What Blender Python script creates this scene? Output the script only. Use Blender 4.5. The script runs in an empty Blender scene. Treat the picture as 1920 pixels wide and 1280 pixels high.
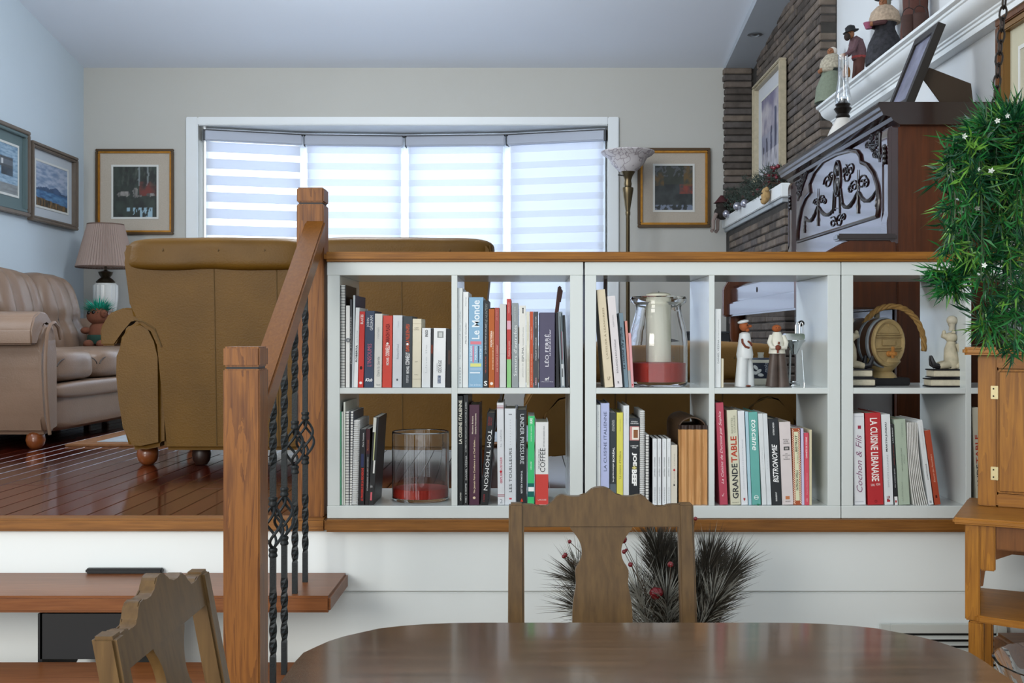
import bpy, bmesh, math, random
from mathutils import Vector, Matrix, noise
random.seed(7)
SC = bpy.context.scene
COL = SC.collection
# ------------------------------------------------------------------ camera, world, exposure
F, CX, CY, H = 2086.0, 985.0, 632.0, 1.36          # focal length (px of a 1920 wide frame), vanishing point, eye height
cd = bpy.data.cameras.new('camera'); cam = bpy.data.objects.new('camera', cd); COL.objects.link(cam)
cam.location = (0, 0, H); cam.rotation_euler = (math.pi/2, 0, 0)
cd.sensor_width = 36; cd.lens = 36*F/1920; cd.shift_x = -(CX-960)/1920; cd.shift_y = -(640-CY)/1920
cd.clip_start = .02; SC.camera = cam
w = bpy.data.worlds.new('overcast_sky'); SC.world = w; w.use_nodes = True
bg = w.node_tree.nodes['Background']
bg.inputs[0].default_value = (.85, .93, .98, 1); bg.inputs[1].default_value = 1.25
SC.view_settings.view_transform = 'Standard'; SC.view_settings.look = 'None'
SC.view_settings.gamma = 1; SC.view_settings.use_curve_mapping = False; SC.view_settings.exposure = 0.35
def area(name, loc, target, sx, sy, power, col):
    ld = bpy.data.lights.new(name, 'AREA'); ld.shape = 'RECTANGLE'; ld.size = sx; ld.size_y = sy; ld.energy = power; ld.color = col
    o = bpy.data.objects.new(name, ld); COL.objects.link(o); o.location = loc
    o.rotation_euler = (Vector(target)-Vector(loc)).to_track_quat('-Z', 'Y').to_euler()
    return o
area('daylight_bow_window', (-.9, 9.6, 2.3), (-.9, 6, 1.4), 3.6, 1.8, 200, (.86, .94, 1))      # sky light through the living room window
area('side_fill_light', (-3.17, 4.3, 2.5), (0, 4.3, 2.5), 1.2, 1.1, 16, (.84, .92, 1))              # unseen fill light added at the side to brighten the living room
area('daylight_dining_window', (-3.0, -1.6, 2.3), (.3, 3.4, 1.0), 2.0, 1.6, 104, (1, .96, .90))  # the dining room's own window, behind the camera
pl_ = bpy.data.lights.new('living_room_fill', 'POINT'); pl_.energy = 74; pl_.shadow_soft_size = .28; pl_.color = (.86, .93, 1)
po_ = bpy.data.objects.new('living_room_fill', pl_); COL.objects.link(po_); po_.location = (-.9, 5.3, 3.05)      # added point light, out of view, lifting the walls and ceiling
# ------------------------------------------------------------------ helpers
def pt(x, y, d): return Vector(((x-CX)/F*d, d, H+(CY-y)/F*d))
def dX(x, X): return X*F/(x-CX)
def ptX(x, y, X): return pt(x, y, dX(x, X))
def lin(c): return c/12.92 if c <= .04045 else ((c+.055)/1.055)**2.4
def hexc(h):
    h = h.lstrip('#'); return tuple(lin(int(h[i:i+2], 16)/255) for i in (0, 2, 4))
_m = {}
def nd(nt, t, **kw):
    n = nt.nodes.new(t)
    for k, v in kw.items(): setattr(n, k, v)
    return n
def mat(name, col, rough=.5, metal=0, spec=.5, var=0, vscale=8, bump=0, bscale=60, trans=0, coat=0, ior=1.45, sheen=0, subsurf=0):
    if name in _m: return _m[name]
    m = bpy.data.materials.new(name); m.use_nodes = True; nt = m.node_tree; b = nt.nodes['Principled BSDF']
    c = hexc(col) if isinstance(col, str) else col
    b.inputs['Base Color'].default_value = (*c, 1); b.inputs['Roughness'].default_value = rough
    b.inputs['Metallic'].default_value = metal; b.inputs['Specular IOR Level'].default_value = spec
    b.inputs['Transmission Weight'].default_value = trans; b.inputs['IOR'].default_value = ior
    b.inputs['Coat Weight'].default_value = coat; b.inputs['Coat Roughness'].default_value = .08
    b.inputs['Sheen Weight'].default_value = sheen
    if var or bump:
        tc = nd(nt, 'ShaderNodeTexCoord')
    if var:
        n = nd(nt, 'ShaderNodeTexNoise'); n.inputs['Scale'].default_value = vscale; n.inputs['Detail'].default_value = 4
        r = nd(nt, 'ShaderNodeValToRGB')
        r.color_ramp.elements[0].position = .3; r.color_ramp.elements[1].position = .7
        r.color_ramp.elements[0].color = (*[x*(1-var) for x in c], 1); r.color_ramp.elements[1].color = (*[min(1, x*(1+var)) for x in c], 1)
        nt.links.new(tc.outputs['Object'], n.inputs['Vector']); nt.links.new(n.outputs['Fac'], r.inputs[0]); nt.links.new(r.outputs[0], b.inputs['Base Color'])
    if bump:
        n2 = nd(nt, 'ShaderNodeTexNoise'); n2.inputs['Scale'].default_value = bscale; n2.inputs['Detail'].default_value = 3
        bp = nd(nt, 'ShaderNodeBump'); bp.inputs['Strength'].default_value = bump; bp.inputs['Distance'].default_value = .01
        nt.links.new(tc.outputs['Object'], n2.inputs['Vector']); nt.links.new(n2.outputs['Fac'], bp.inputs['Height']); nt.links.new(bp.outputs[0], b.inputs['Normal'])
    _m[name] = m; return m
def wood(name, c1, c2, axis='z', scale=14, stretch=12, rough=.4, bump=.08, coat=0, ringy=.5):
    if name in _m: return _m[name]
    m = bpy.data.materials.new(name); m.use_nodes = True; nt = m.node_tree; b = nt.nodes['Principled BSDF']
    tc = nd(nt, 'ShaderNodeTexCoord'); mp = nd(nt, 'ShaderNodeMapping')
    s = [scale]*3; s['xyz'.index(axis)] = scale/stretch; mp.inputs['Scale'].default_value = s
    n = nd(nt, 'ShaderNodeTexNoise'); n.inputs['Scale'].default_value = 1; n.inputs['Detail'].default_value = 5; n.inputs['Distortion'].default_value = 1.2
    mm = nd(nt, 'ShaderNodeMath', operation='MULTIPLY'); mm.inputs[1].default_value = 7*ringy+1
    fr = nd(nt, 'ShaderNodeMath', operation='FRACT')
    mix = nd(nt, 'ShaderNodeMath', operation='MULTIPLY_ADD'); mix.inputs[1].default_value = ringy*.55
    n3 = nd(nt, 'ShaderNodeTexNoise'); n3.inputs['Scale'].default_value = 6; n3.inputs['Detail'].default_value = 3
    r = nd(nt, 'ShaderNodeValToRGB'); r.color_ramp.elements[0].color = (*hexc(c1), 1); r.color_ramp.elements[1].color = (*hexc(c2), 1)
    r.color_ramp.elements[0].position = .25; r.color_ramp.elements[1].position = .85
    L = nt.links.new
    L(tc.outputs['Object'], mp.inputs['Vector']); L(mp.outputs[0], n.inputs['Vector']); L(mp.outputs[0], n3.inputs['Vector'])
    L(n.outputs['Fac'], mm.inputs[0]); L(mm.outputs[0], fr.inputs[0]); L(fr.outputs[0], mix.inputs[0]); L(n3.outputs['Fac'], mix.inputs[2])
    L(mix.outputs[0], r.inputs[0]); L(r.outputs[0], b.inputs['Base Color'])
    b.inputs['Roughness'].default_value = rough; b.inputs['Coat Weight'].default_value = coat; b.inputs['Coat Roughness'].default_value = .1
    b.inputs['Specular IOR Level'].default_value = .32
    if bump:
        bp = nd(nt, 'ShaderNodeBump'); bp.inputs['Strength'].default_value = bump; bp.inputs['Distance'].default_value = .003
        L(mix.outputs[0], bp.inputs['Height']); L(bp.outputs[0], b.inputs['Normal'])
    _m[name] = m; return m
def glassmat(name, tint=(1, 1, 1), refl=.06, rough=0.0, body=None, opac=0):
    """thin clear pane: mostly transparent with a fresnel reflection"""
    if name in _m: return _m[name]
    m = bpy.data.materials.new(name); m.use_nodes = True; nt = m.node_tree; out = nt.nodes['Material Output']; nt.nodes.remove(nt.nodes['Principled BSDF'])
    t = nd(nt, 'ShaderNodeBsdfTransparent'); t.inputs[0].default_value = (*tint, 1)
    g = nd(nt, 'ShaderNodeBsdfGlossy'); g.inputs['Roughness'].default_value = rough
    lw = nd(nt, 'ShaderNodeLayerWeight'); lw.inputs[0].default_value = .25
    mu = nd(nt, 'ShaderNodeMath', operation='MULTIPLY_ADD'); mu.inputs[1].default_value = .75; mu.inputs[2].default_value = refl
    mx = nd(nt, 'ShaderNodeMixShader'); L = nt.links.new
    L(lw.outputs['Facing'], mu.inputs[0]); L(mu.outputs[0], mx.inputs[0]); L(t.outputs[0], mx.inputs[1]); L(g.outputs[0], mx.inputs[2]); L(mx.outputs[0], out.inputs[0])
    _m[name] = m; return m
def fabric_trans(name, col, tr=.5, clear=0):
    if name in _m: return _m[name]
    m = bpy.data.materials.new(name); m.use_nodes = True; nt = m.node_tree; out = nt.nodes['Material Output']; nt.nodes.remove(nt.nodes['Principled BSDF'])
    d = nd(nt, 'ShaderNodeBsdfDiffuse'); t = nd(nt, 'ShaderNodeBsdfTranslucent'); c = hexc(col)
    d.inputs[0].default_value = (*c, 1); t.inputs[0].default_value = (*c, 1)
    mx = nd(nt, 'ShaderNodeMixShader'); mx.inputs[0].default_value = tr; L = nt.links.new
    L(d.outputs[0], mx.inputs[1]); L(t.outputs[0], mx.inputs[2]); fin = mx
    if clear:
        tp = nd(nt, 'ShaderNodeBsdfTransparent'); m2 = nd(nt, 'ShaderNodeMixShader'); m2.inputs[0].default_value = clear
        L(mx.outputs[0], m2.inputs[1]); L(tp.outputs[0], m2.inputs[2]); fin = m2
    L(fin.outputs[0], out.inputs[0]); _m[name] = m; return m
def paintmat():
    if 'paint' in _m: return _m['paint']
    m = bpy.data.materials.new('painted_colours'); m.use_nodes = True; nt = m.node_tree; b = nt.nodes['Principled BSDF']
    a = nd(nt, 'ShaderNodeVertexColor', layer_name='Col'); nt.links.new(a.outputs[0], b.inputs['Base Color']); b.inputs['Roughness'].default_value = .45
    _m['paint'] = m; return m

class MB:
    def __init__(s): s.bm = bmesh.new()
    def _bev(s, vs, bev, seg=2):
        if bev > 0:
            es = list({e for v in vs for e in v.link_edges})
            bmesh.ops.bevel(s.bm, geom=es, offset=bev, segments=seg, affect='EDGES', clamp_overlap=True)
    def box(s, x0, x1, y0, y1, z0, z1, bev=0, M=None, seg=2):
        if x0 > x1: x0, x1 = x1, x0
        if y0 > y1: y0, y1 = y1, y0
        if z0 > z1: z0, z1 = z1, z0
        c = [(x0,y0,z0),(x1,y0,z0),(x1,y1,z0),(x0,y1,z0),(x0,y0,z1),(x1,y0,z1),(x1,y1,z1),(x0,y1,z1)]
        vs = [s.bm.verts.new(M @ Vector(p) if M else p) for p in c]
        for f in ((0,3,2,1),(4,5,6,7),(0,1,5,4),(1,2,6,5),(2,3,7,6),(3,0,4,7)): s.bm.faces.new([vs[i] for i in f])
        s._bev(vs, bev, seg); return s
    def bar(s, a, b, wx, wz, bev=0, up=(0,0,1)):
        a, b = Vector(a), Vector(b); d = b-a; z = d.normalized(); x = Vector(up).cross(z)
        if x.length < 1e-4: x = Vector((1,0,0)).cross(z)
        x.normalize(); y = z.cross(x)
        M = Matrix(((x.x,y.x,z.x,a.x),(x.y,y.y,z.y,a.y),(x.z,y.z,z.z,a.z),(0,0,0,1)))
        return s.box(-wx/2, wx/2, -wz/2, wz/2, 0, d.length, bev, M)
    def prism(s, pts, axis, a0, a1, bev=0, M=None, seg=2):
        f = {'x': lambda p, a: (a, p[0], p[1]), 'y': lambda p, a: (p[0], a, p[1]), 'z': lambda p, a: (p[0], p[1], a)}[axis]
        g = (lambda p: M @ Vector(p)) if M else (lambda p: p)
        A = [s.bm.verts.new(g(f(p, a0))) for p in pts]; B = [s.bm.verts.new(g(f(p, a1))) for p in pts]; n = len(pts)
        s.bm.faces.new(A); s.bm.faces.new(B[::-1])
        for i in range(n): s.bm.faces.new((A[i], B[i], B[(i+1) % n], A[(i+1) % n]))
        s._bev(A+B, bev, seg); return s
    def lathe(s, prof, c=(0,0,0), n=24, axis='z', cap=True, M=None, pleat=0, npl=0):
        rings = []
        for r, h in prof:
            ring = []
            for k in range(n):
                a = 2*math.pi*k/n; rr = r*(1+pleat*math.cos(a*npl)) if npl else r
                u, v = rr*math.cos(a), rr*math.sin(a)
                p = {'z': (u, v, h), 'y': (u, h, v), 'x': (h, u, v)}[axis]
                p = Vector(p)+Vector(c) if M is None else M @ Vector(p)
                ring.append(s.bm.verts.new(p))
            rings.append(ring)
        for A, B in zip(rings, rings[1:]):
            for k in range(n): s.bm.faces.new((A[k], A[(k+1) % n], B[(k+1) % n], B[k]))
        if cap:
            for R in (rings[0], rings[-1]):
                try: s.bm.faces.new(R)
                except ValueError: pass
        return s
    def tube(s, pts, r, n=8, closed=False, M=None):
        P = [Vector(p) for p in pts]; N = len(P); rs = r if isinstance(r, (list, tuple)) else [r]*N
        rings = []; up = Vector((0, 0, 1))
        px = None
        for i in range(N):
            t = (P[(i+1) % N]-P[i-1]) if closed else (P[min(i+1, N-1)]-P[max(i-1, 0)])
            if t.length < 1e-9: t = Vector((0, 0, 1))
            t.normalize()
            if px is None:
                x = up.cross(t)
                if x.length < .1: x = Vector((1, 0, 0)).cross(t)
            else: x = px-t*px.dot(t)
            if x.length < 1e-6: x = t.orthogonal()
            x.normalize(); px = x; y = t.cross(x)
            ring = []
            for k in range(n):
                a = 2*math.pi*k/n; q = P[i]+rs[i]*(math.cos(a)*x+math.sin(a)*y)
                ring.append(s.bm.verts.new(M @ q if M else q))
            rings.append(ring)
        pr = list(zip(rings, rings[1:]))+([(rings[-1], rings[0])] if closed else [])
        for A, B in pr:
            for k in range(n): s.bm.faces.new((A[k], A[(k+1) % n], B[(k+1) % n], B[k]))
        if not closed:
            s.bm.faces.new(rings[0]); s.bm.faces.new(rings[-1][::-1])
        return s
    def soft(s, c, h, n=5, res=10, wob=0, wsc=4, M=None, seed=0):
        """pillow-like box: superellipsoid with half sizes h"""
        c = Vector(c); vs = {}
        def P(i, j, k):
            key = (i, j, k)
            if key not in vs:
                u = Vector((2*i/res-1, 2*j/res-1, 2*k/res-1))
                l = (abs(u.x)**n+abs(u.y)**n+abs(u.z)**n)**(1/n); q = u/l
                p = Vector((q.x*h[0], q.y*h[1], q.z*h[2]))
                if wob:
                    q2 = (p+Vector((seed, seed*2, 0)))*wsc; p += p.normalized()*wob*noise.noise(q2)
                p += c
                vs[key] = s.bm.verts.new(M @ p if M else p)
            return vs[key]
        R = range(res)
        for i in R:
            for j in R:
                for k in (0, res):
                    for q in (((i,j,k),(i+1,j,k),(i+1,j+1,k),(i,j+1,k)), ((i,k,j),(i+1,k,j),(i+1,k,j+1),(i,k,j+1)), ((k,i,j),(k,i+1,j),(k,i+1,j+1),(k,i,j+1))):
                        s.bm.faces.new([P(*a) for a in q])
        return s
    def ball(s, c, r, u=14, v=10, M=None):
        rx, ry, rz = r if isinstance(r, (tuple, list)) else (r, r, r); c = Vector(c)
        T = Matrix.Translation(c) @ Matrix.Diagonal((rx, ry, rz, 1))
        if M: T = M @ T
        bmesh.ops.create_uvsphere(s.bm, u_segments=u, v_segments=v, radius=1, matrix=T); return s
    def quad(s, a, b, c, d):
        s.bm.faces.new([s.bm.verts.new(p) for p in (a, b, c, d)]); return s
    def poly(s, pts):
        s.bm.faces.new([s.bm.verts.new(p) for p in pts]); return s
    def mesh(s, name, m, off=None, smooth=False, ang=40, weld=False):
        if weld: bmesh.ops.remove_doubles(s.bm, verts=s.bm.verts, dist=1e-5)
        bmesh.ops.recalc_face_normals(s.bm, faces=s.bm.faces)
        if off is not None: bmesh.ops.translate(s.bm, verts=s.bm.verts, vec=-off)
        me = bpy.data.meshes.new(name); s.bm.to_mesh(me); s.bm.free()
        for x in (m if isinstance(m, (list, tuple)) else [m]): me.materials.append(x)
        if smooth:
            me.polygons.foreach_set('use_smooth', [True]*len(me.polygons)); me.set_sharp_from_angle(angle=math.radians(ang))
        return me
    def build(s, name, m, parent=None, loc=None, smooth=False, local=False, ang=40, weld=False):
        """world coordinates unless local; a child keeps its parent's origin"""
        org = Vector((0, 0, 0))
        if parent is not None: org = worldloc(parent)
        elif loc is not None: org = Vector(loc)
        me = s.mesh(name, m, None if local else org, smooth, ang, weld)
        o = bpy.data.objects.new(name, me); COL.objects.link(o)
        if parent is not None: o.parent = parent
        elif loc is not None: o.location = loc
        return o
def worldloc(o):
    v = Vector((0, 0, 0))
    while o is not None: v += o.location; o = o.parent
    return v
def tag(o, label=None, cat=None, group=None, kind=None):
    if label: o['label'] = label
    if cat: o['category'] = cat
    if group: o['group'] = group
    if kind: o['kind'] = kind
    return o
def thing(name, label, cat, loc=(0, 0, 0), rz=0, group=None, kind=None):
    o = bpy.data.objects.new(name, None); COL.objects.link(o); o.location = loc; o.rotation_euler = (0, 0, rz); o.empty_display_size = .05
    return tag(o, label, cat, group, kind)
def inst(name, me, parent, loc=(0, 0, 0), rot=(0, 0, 0), sc=(1, 1, 1)):
    o = bpy.data.objects.new(name, me); COL.objects.link(o)
    if parent is not None: o.parent = parent
    o.location = loc; o.rotation_euler = rot; o.scale = sc; return o
def flat(name, c):        # matte print ink
    return mat('ink_'+c, c, .55, spec=.3)
def text(s, parent, cx, cy, cz, L, Ht, col, d='u', shear=0, bold=0, keep=False, name='lettering', face='-y'):
    """flat lettering fitted into L x Ht, in the parent's own frame; d: u reads upwards, d downwards, h level"""
    cu = bpy.data.curves.new(name, 'FONT'); cu.body = s; cu.align_x = 'CENTER'; cu.align_y = 'CENTER'; cu.resolution_u = 2; cu.shear = shear; cu.offset = bold
    ob = bpy.data.objects.new(name, cu)
    me = bpy.data.meshes.new_from_object(ob); bpy.data.objects.remove(ob); bpy.data.curves.remove(cu)
    if not me.vertices: return None
    xs = [v.co.x for v in me.vertices]; ys = [v.co.y for v in me.vertices]
    w0, h0 = max(xs)-min(xs), max(ys)-min(ys); mx, my = (max(xs)+min(xs))/2, (max(ys)+min(ys))/2
    a, b = L/max(w0, 1e-6), Ht/max(h0, 1e-6)
    if keep: a = b = min(a, b)
    for v in me.vertices:
        u, t = (v.co.x-mx)*a, (v.co.y-my)*b
        x, z = {'u': (-t, u), 'd': (t, -u), 'h': (u, t)}[d]
        v.co = {'-y': (x, 0, z), '-x': (0, -x, z), '+x': (0, x, z)}[face]
    me.materials.clear(); me.materials.append(flat('ink', col))
    o = bpy.data.objects.new(name, me); COL.objects.link(o); o.parent = parent; o.location = (cx, cy, cz); return o
def painting(name, parent, o, u, v, fn, nx=56, ny=56):
    """a flat picture of nx x ny daubs; o lower corner, u and v edge vectors (parent's frame)"""
    o, u, v = Vector(o), Vector(u), Vector(v)
    vs = [tuple(o+u*(i/nx)+v*(j/ny)) for j in range(ny+1) for i in range(nx+1)]
    fs = [(j*(nx+1)+i, j*(nx+1)+i+1, (j+1)*(nx+1)+i+1, (j+1)*(nx+1)+i) for j in range(ny) for i in range(nx)]
    me = bpy.data.meshes.new(name); me.from_pydata(vs, [], fs)
    ca = me.color_attributes.new('Col', 'FLOAT_COLOR', 'POINT'); buf = []
    for j in range(ny+1):
        for i in range(nx+1): buf += [*fn(i/nx, j/ny), 1]
    ca.data.foreach_set('color', buf); me.materials.append(paintmat())
    ob = bpy.data.objects.new(name, me); COL.objects.link(ob)
    if parent is not None: ob.parent = parent
    return ob
def fbm(x, y, s, seed=0, oct=4): return noise.fractal(Vector((x*s, y*s, seed*3.7)), 1, 2, oct)
def mixc(a, b, t): t = max(0, min(1, t)); return tuple(p+(q-p)*t for p, q in zip(a, b))
# ------------------------------------------------------------------ setting
WX, BX, BY0, D, LX = 1.73, 1.633, 6.17, 8.06, -3.20     # right wall, brick face, near end of the bricks, back wall, left wall
FZ = .815                                               # upper floor
SY = 3.345                                              # front of the shelves
def ceilz(y): return 3.311+.17*(D-y)
M_wall = mat('wall_paint', '#b9b8b2', .75, spec=.2, var=.015, vscale=2, bump=.05, bscale=180)
M_wallL = mat('wall_paint_cool', '#c6d2da', .75, spec=.2, var=.015, vscale=2, bump=.05, bscale=180)
M_wallR = mat('wall_paint_pale', '#d3d6d8', .75, spec=.2, var=.01, vscale=2)
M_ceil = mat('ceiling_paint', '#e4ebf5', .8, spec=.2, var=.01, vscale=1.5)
M_white = mat('white_trim_paint', '#dfe3e4', .4, var=.01, vscale=3)
M_panel = mat('white_panel_paint', '#e6ebea', .5, var=.015, vscale=1.6)
M_plank = [wood('cherry_plank%d' % i, a, b, 'y', 18, 14, rough=.13, bump=.04, coat=.6) for i, (a, b) in enumerate((('#3f1209', '#51180d'), ('#46150c', '#571c11'), ('#38110a', '#49160e'), ('#41140d', '#521c13')))]
M_oak = wood('stained_oak', '#4f280b', '#83511f', 'z', 26, 16, rough=.42, ringy=.7)
M_oakx = wood('stained_oak_level', '#6a4118', '#8f5e28', 'x', 26, 18, rough=.4, ringy=.35)
M_oaky = wood('stained_oak_rail', '#6a3d10', '#7e501c', 'y', 26, 18, rough=.35, ringy=.25)
M_tread = wood('stair_tread_wood', '#653718', '#84512c', 'x', 22, 18, rough=.35, ringy=.3)
M_iron = mat('wrought_iron', '#1d2224', .5, metal=.3, bump=.1, bscale=200)
M_black = mat('black_steel', '#17181a', .45, metal=.2)
def struct(o, **k): o['kind'] = 'structure'; return tag(o, **k)
# upper floor: planks run towards the window
fl = thing('floor', 'glossy reddish cherry plank floor of the raised living room', None, (0, 0, 0)); fl['kind'] = 'structure'
MB().box(LX-.1, WX, 3.435, D+.1, FZ-.2, FZ-.014).build('subfloor', mat('dark_subfloor', '#1f1210', .9), fl)
wp, x, ip = .084, LX+.01, 0
while x < 1.62 and ip < 296:
    y = SY+.065-random.random()*.0; y0 = 3.405; first = True
    y = y0
    while y < D-.02 and ip < 296:
        L = random.uniform(.75, 1.25) if not first else random.uniform(.45, 1.2); first = False
        if x > -.3: L *= 2.2
        ye = min(y+L, D-.005)
        if D-ye < .3: ye = D-.005
        MB().box(x+.0012, x+wp-.0012, y+.001, ye-.001, FZ-.012, FZ+random.uniform(-.0004, .0004), bev=.0022, seg=1).build('plank', random.choice(M_plank), fl)
        y = ye; ip += 1
    x += wp
MB().box(LX, -.60, SY-.01, 3.405, FZ-.037, FZ+.001, bev=.006).build('trim_1', M_oakx)['kind'] = 'structure'
MB().box(-.60, WX-.02, SY-.025, 3.40, FZ-.037, FZ-.0005, bev=.006).build('trim_2', M_oakx)['kind'] = 'structure'
# lower room
f2 = struct(MB().box(-4.2, WX+.1, -2.5, 3.36, -.1, 0).build('floor_lower', wood('dining_floor_wood', '#8a6a48', '#a98a62', 'y', 10, 14, rough=.3)), label='brown wooden floor of the sunken dining room')  # unseen floor, its wood kept pale to bounce light onto the boards
# the white boarded wall under the raised floor: an upper board proud of the lower one
wf = MB().box(LX, WX, 3.375, 3.43, 0, FZ-.037).build('wall_front', M_panel); wf['kind'] = 'structure'
MB().box(LX, WX-.02, 3.36, 3.376, .592, FZ-.038, bev=.003).build('board', M_panel, wf)
MB().box(LX, WX-.02, 3.367, 3.376, .22, .589, bev=.003).build('board', M_panel, wf)
MB().box(LX, WX-.02, 3.362, 3.376, .0, .14, bev=.004).build('baseboard_front', M_white)['kind'] = 'structure'
# shell
MB().box(LX-.15, LX, 2.6, D+.2, 0, 5.3).build('wall_left', M_wallL)['kind'] = 'structure'
MB().box(WX, WX+.15, -1.0, D+.2, 0, 5.2).build('wall_right', M_wallR)['kind'] = 'structure'
MB().prism([(-1.0, ceilz(-1.0)), (D+.3, ceilz(D+.3)), (D+.3, ceilz(D+.3)+.15), (-1.0, ceilz(-1)+.15)], 'x', LX-.15, WX+.15).build('ceiling', M_ceil)['kind'] = 'structure'
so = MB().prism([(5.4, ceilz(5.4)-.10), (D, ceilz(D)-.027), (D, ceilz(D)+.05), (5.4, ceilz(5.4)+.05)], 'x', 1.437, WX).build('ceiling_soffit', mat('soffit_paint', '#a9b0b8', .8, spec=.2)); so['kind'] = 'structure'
# back wall with the bow window's opening
a, b = pt(372, 235, D), pt(1140, 235, D); wx0, wx1, wz1, wz0 = a.x, b.x, a.z, 1.30
wb = MB(); wb.box(LX, wx0, D, D+.15, FZ-.1, 3.4).box(wx1, WX, D, D+.15, FZ-.1, 3.4).box(wx0, wx1, D, D+.15, wz1+.004, 3.4).box(wx0, wx1, D, D+.15, FZ-.1, wz0)
wb = wb.build('wall_back', M_wall); wb['kind'] = 'structure'
cz = pt(350, 220, D); c1 = pt(1160, 220, D)
win = thing('window_1', 'wide white bow window of four lights in the back wall', None, ((wx0+wx1)/2, D, wz0)); win['kind'] = 'structure'
for nm, bx in (('casing', (cz.x, wx0, wz0-.1, cz.z)), ('casing', (wx1, c1.x, wz0-.1, cz.z)), ('casing', (wx0, wx1, wz1, cz.z)), ('casing', (cz.x-.02, c1.x+.02, wz0-.1, wz0-.0))):
    MB().box(bx[0], bx[1], D-.022, D-.001, bx[2], bx[3], bev=.005).build(nm, M_white, win)
# bow: stations along the window, from the jamb outwards
st = [pt(380, 245, D+.05), pt(569, 255, D+.262), pt(759, 257.5, D+.315), pt(950, 254, D+.262), pt(1138, 244, D+.05)]
hz = sum(p.z for p in st)/5
pl = [(wx0, D+.0)]+[(p.x, p.y+.10) for p in st]+[(wx1, D+.0)]
MB().prism(pl, 'z', wz1-.003, wz1+.06).build('head_board', M_white, win)
MB().prism([(wx0, D-.03)]+pl[1:-1]+[(wx1, D-.03)], 'z', wz0-.03, wz0, bev=.004).build('window_sill', M_white, win)
M_vinyl = mat('window_vinyl', '#e6eaee', .35)
M_pane = glassmat('window_glass', (.97, .99, 1), .04)
for i in range(4):
    p, q = st[i]+Vector((0, .085, 0)), st[i+1]+Vector((0, .085, 0)); dv = Vector((q.x-p.x, q.y-p.y, 0)); L = dv.length
    Mx = Matrix.Translation((p.x, p.y, 0)) @ Matrix.Rotation(math.atan2(dv.y, dv.x), 4, 'Z')
    m = MB(); t = .05
    m.box(0, t, -.03, .03, wz0, wz1, M=Mx).box(L-t, L, -.03, .03, wz0, wz1, M=Mx).box(t, L-t, -.03, .03, wz0, wz0+t, M=Mx).box(t, L-t, -.03, .03, wz1-t, wz1, M=Mx)
    fr = m.build('window_frame', M_vinyl, win)
    MB().box(t, L-t, -.004, .004, wz0+t, wz1-t, M=Mx).build('pane', M_pane, fr)
w2 = thing('side_fill_casing', 'unseen casing added around the fill light on the side wall', None, (LX, 4.3, 1.95)); w2['kind'] = 'structure'  # no window known here; casing added to surround the side fill light
for nm, b4 in (('casing', (3.60, 3.70, 1.85, 3.15)), ('casing', (4.90, 5.0, 1.85, 3.15)), ('casing', (3.70, 4.90, 3.05, 3.15)), ('window_sill', (3.70, 4.90, 1.85, 1.95))):
    MB().box(LX+.001, LX+.03, *b4, bev=.004).build(nm, M_white, w2)
# blinds: alternating opaque and sheer bands
M_cass = mat('blind_cassette', '#aab1bf', .5); M_band = fabric_trans('blind_fabric', '#dfe3ec', .42); M_sheer = fabric_trans('blind_sheer', '#f4f6fa', .6, .45)
M_dark = mat('charcoal_end_cap', '#2a2f36', .5)
bl = ['striped roller blind beside the framed pond painting, its sheer bands open', 'closed white roller blind behind the upper newel post', 'closed white roller blind second from the floor lamp', 'closed white roller blind next to the floor lamp']
for i in range(4):
    p, q = st[i].copy(), st[i+1].copy(); dv = Vector((q.x-p.x, q.y-p.y, 0)); L = dv.length; u = dv.normalized()
    r = thing('window_blind', bl[i], 'blind', (p.x, p.y, wz0+.02), math.atan2(dv.y, dv.x), 'roller blinds in the bow window')
    top = hz-r.location.z
    MB().box(.010, L-.010, -.035, .035, top-.075, top, bev=.008).build('cassette', M_cass, r, local=True)
    MB().box(.002, L-.002, -.036, .036, top, top+.006).build('cassette_top', M_dark, r, local=True)
    for e in ((0, .014) if i == 0 else (), (L-.014, L) if i == 3 else (), (.006, .010) if i else ()):
        if e: MB().box(e[0], e[1], -.037, .037, top-.078, top+.004).build('end_cap', M_dark, r, local=True)
    pitch, z, k = .1215, top-.08, 0
    m_s = MB().box(.03, L-.03, .004, .005, .01, top-.07); m_s.build('sheer_cloth', M_sheer if i == 0 else M_band, r, local=True)
    while z > .03:
        hb = .072 if i == 0 else .048
        z0 = max(z-hb, .02)
        MB().box(.025, L-.025, -.004, .001, z0, z, bev=.001).build('band', M_band if i == 0 else M_sheer, r, local=True)
        z -= pitch
    MB().box(.025, L-.025, -.01, .01, .0, .02, bev=.004).build('bottom_rail', M_vinyl, r, local=True)
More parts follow.
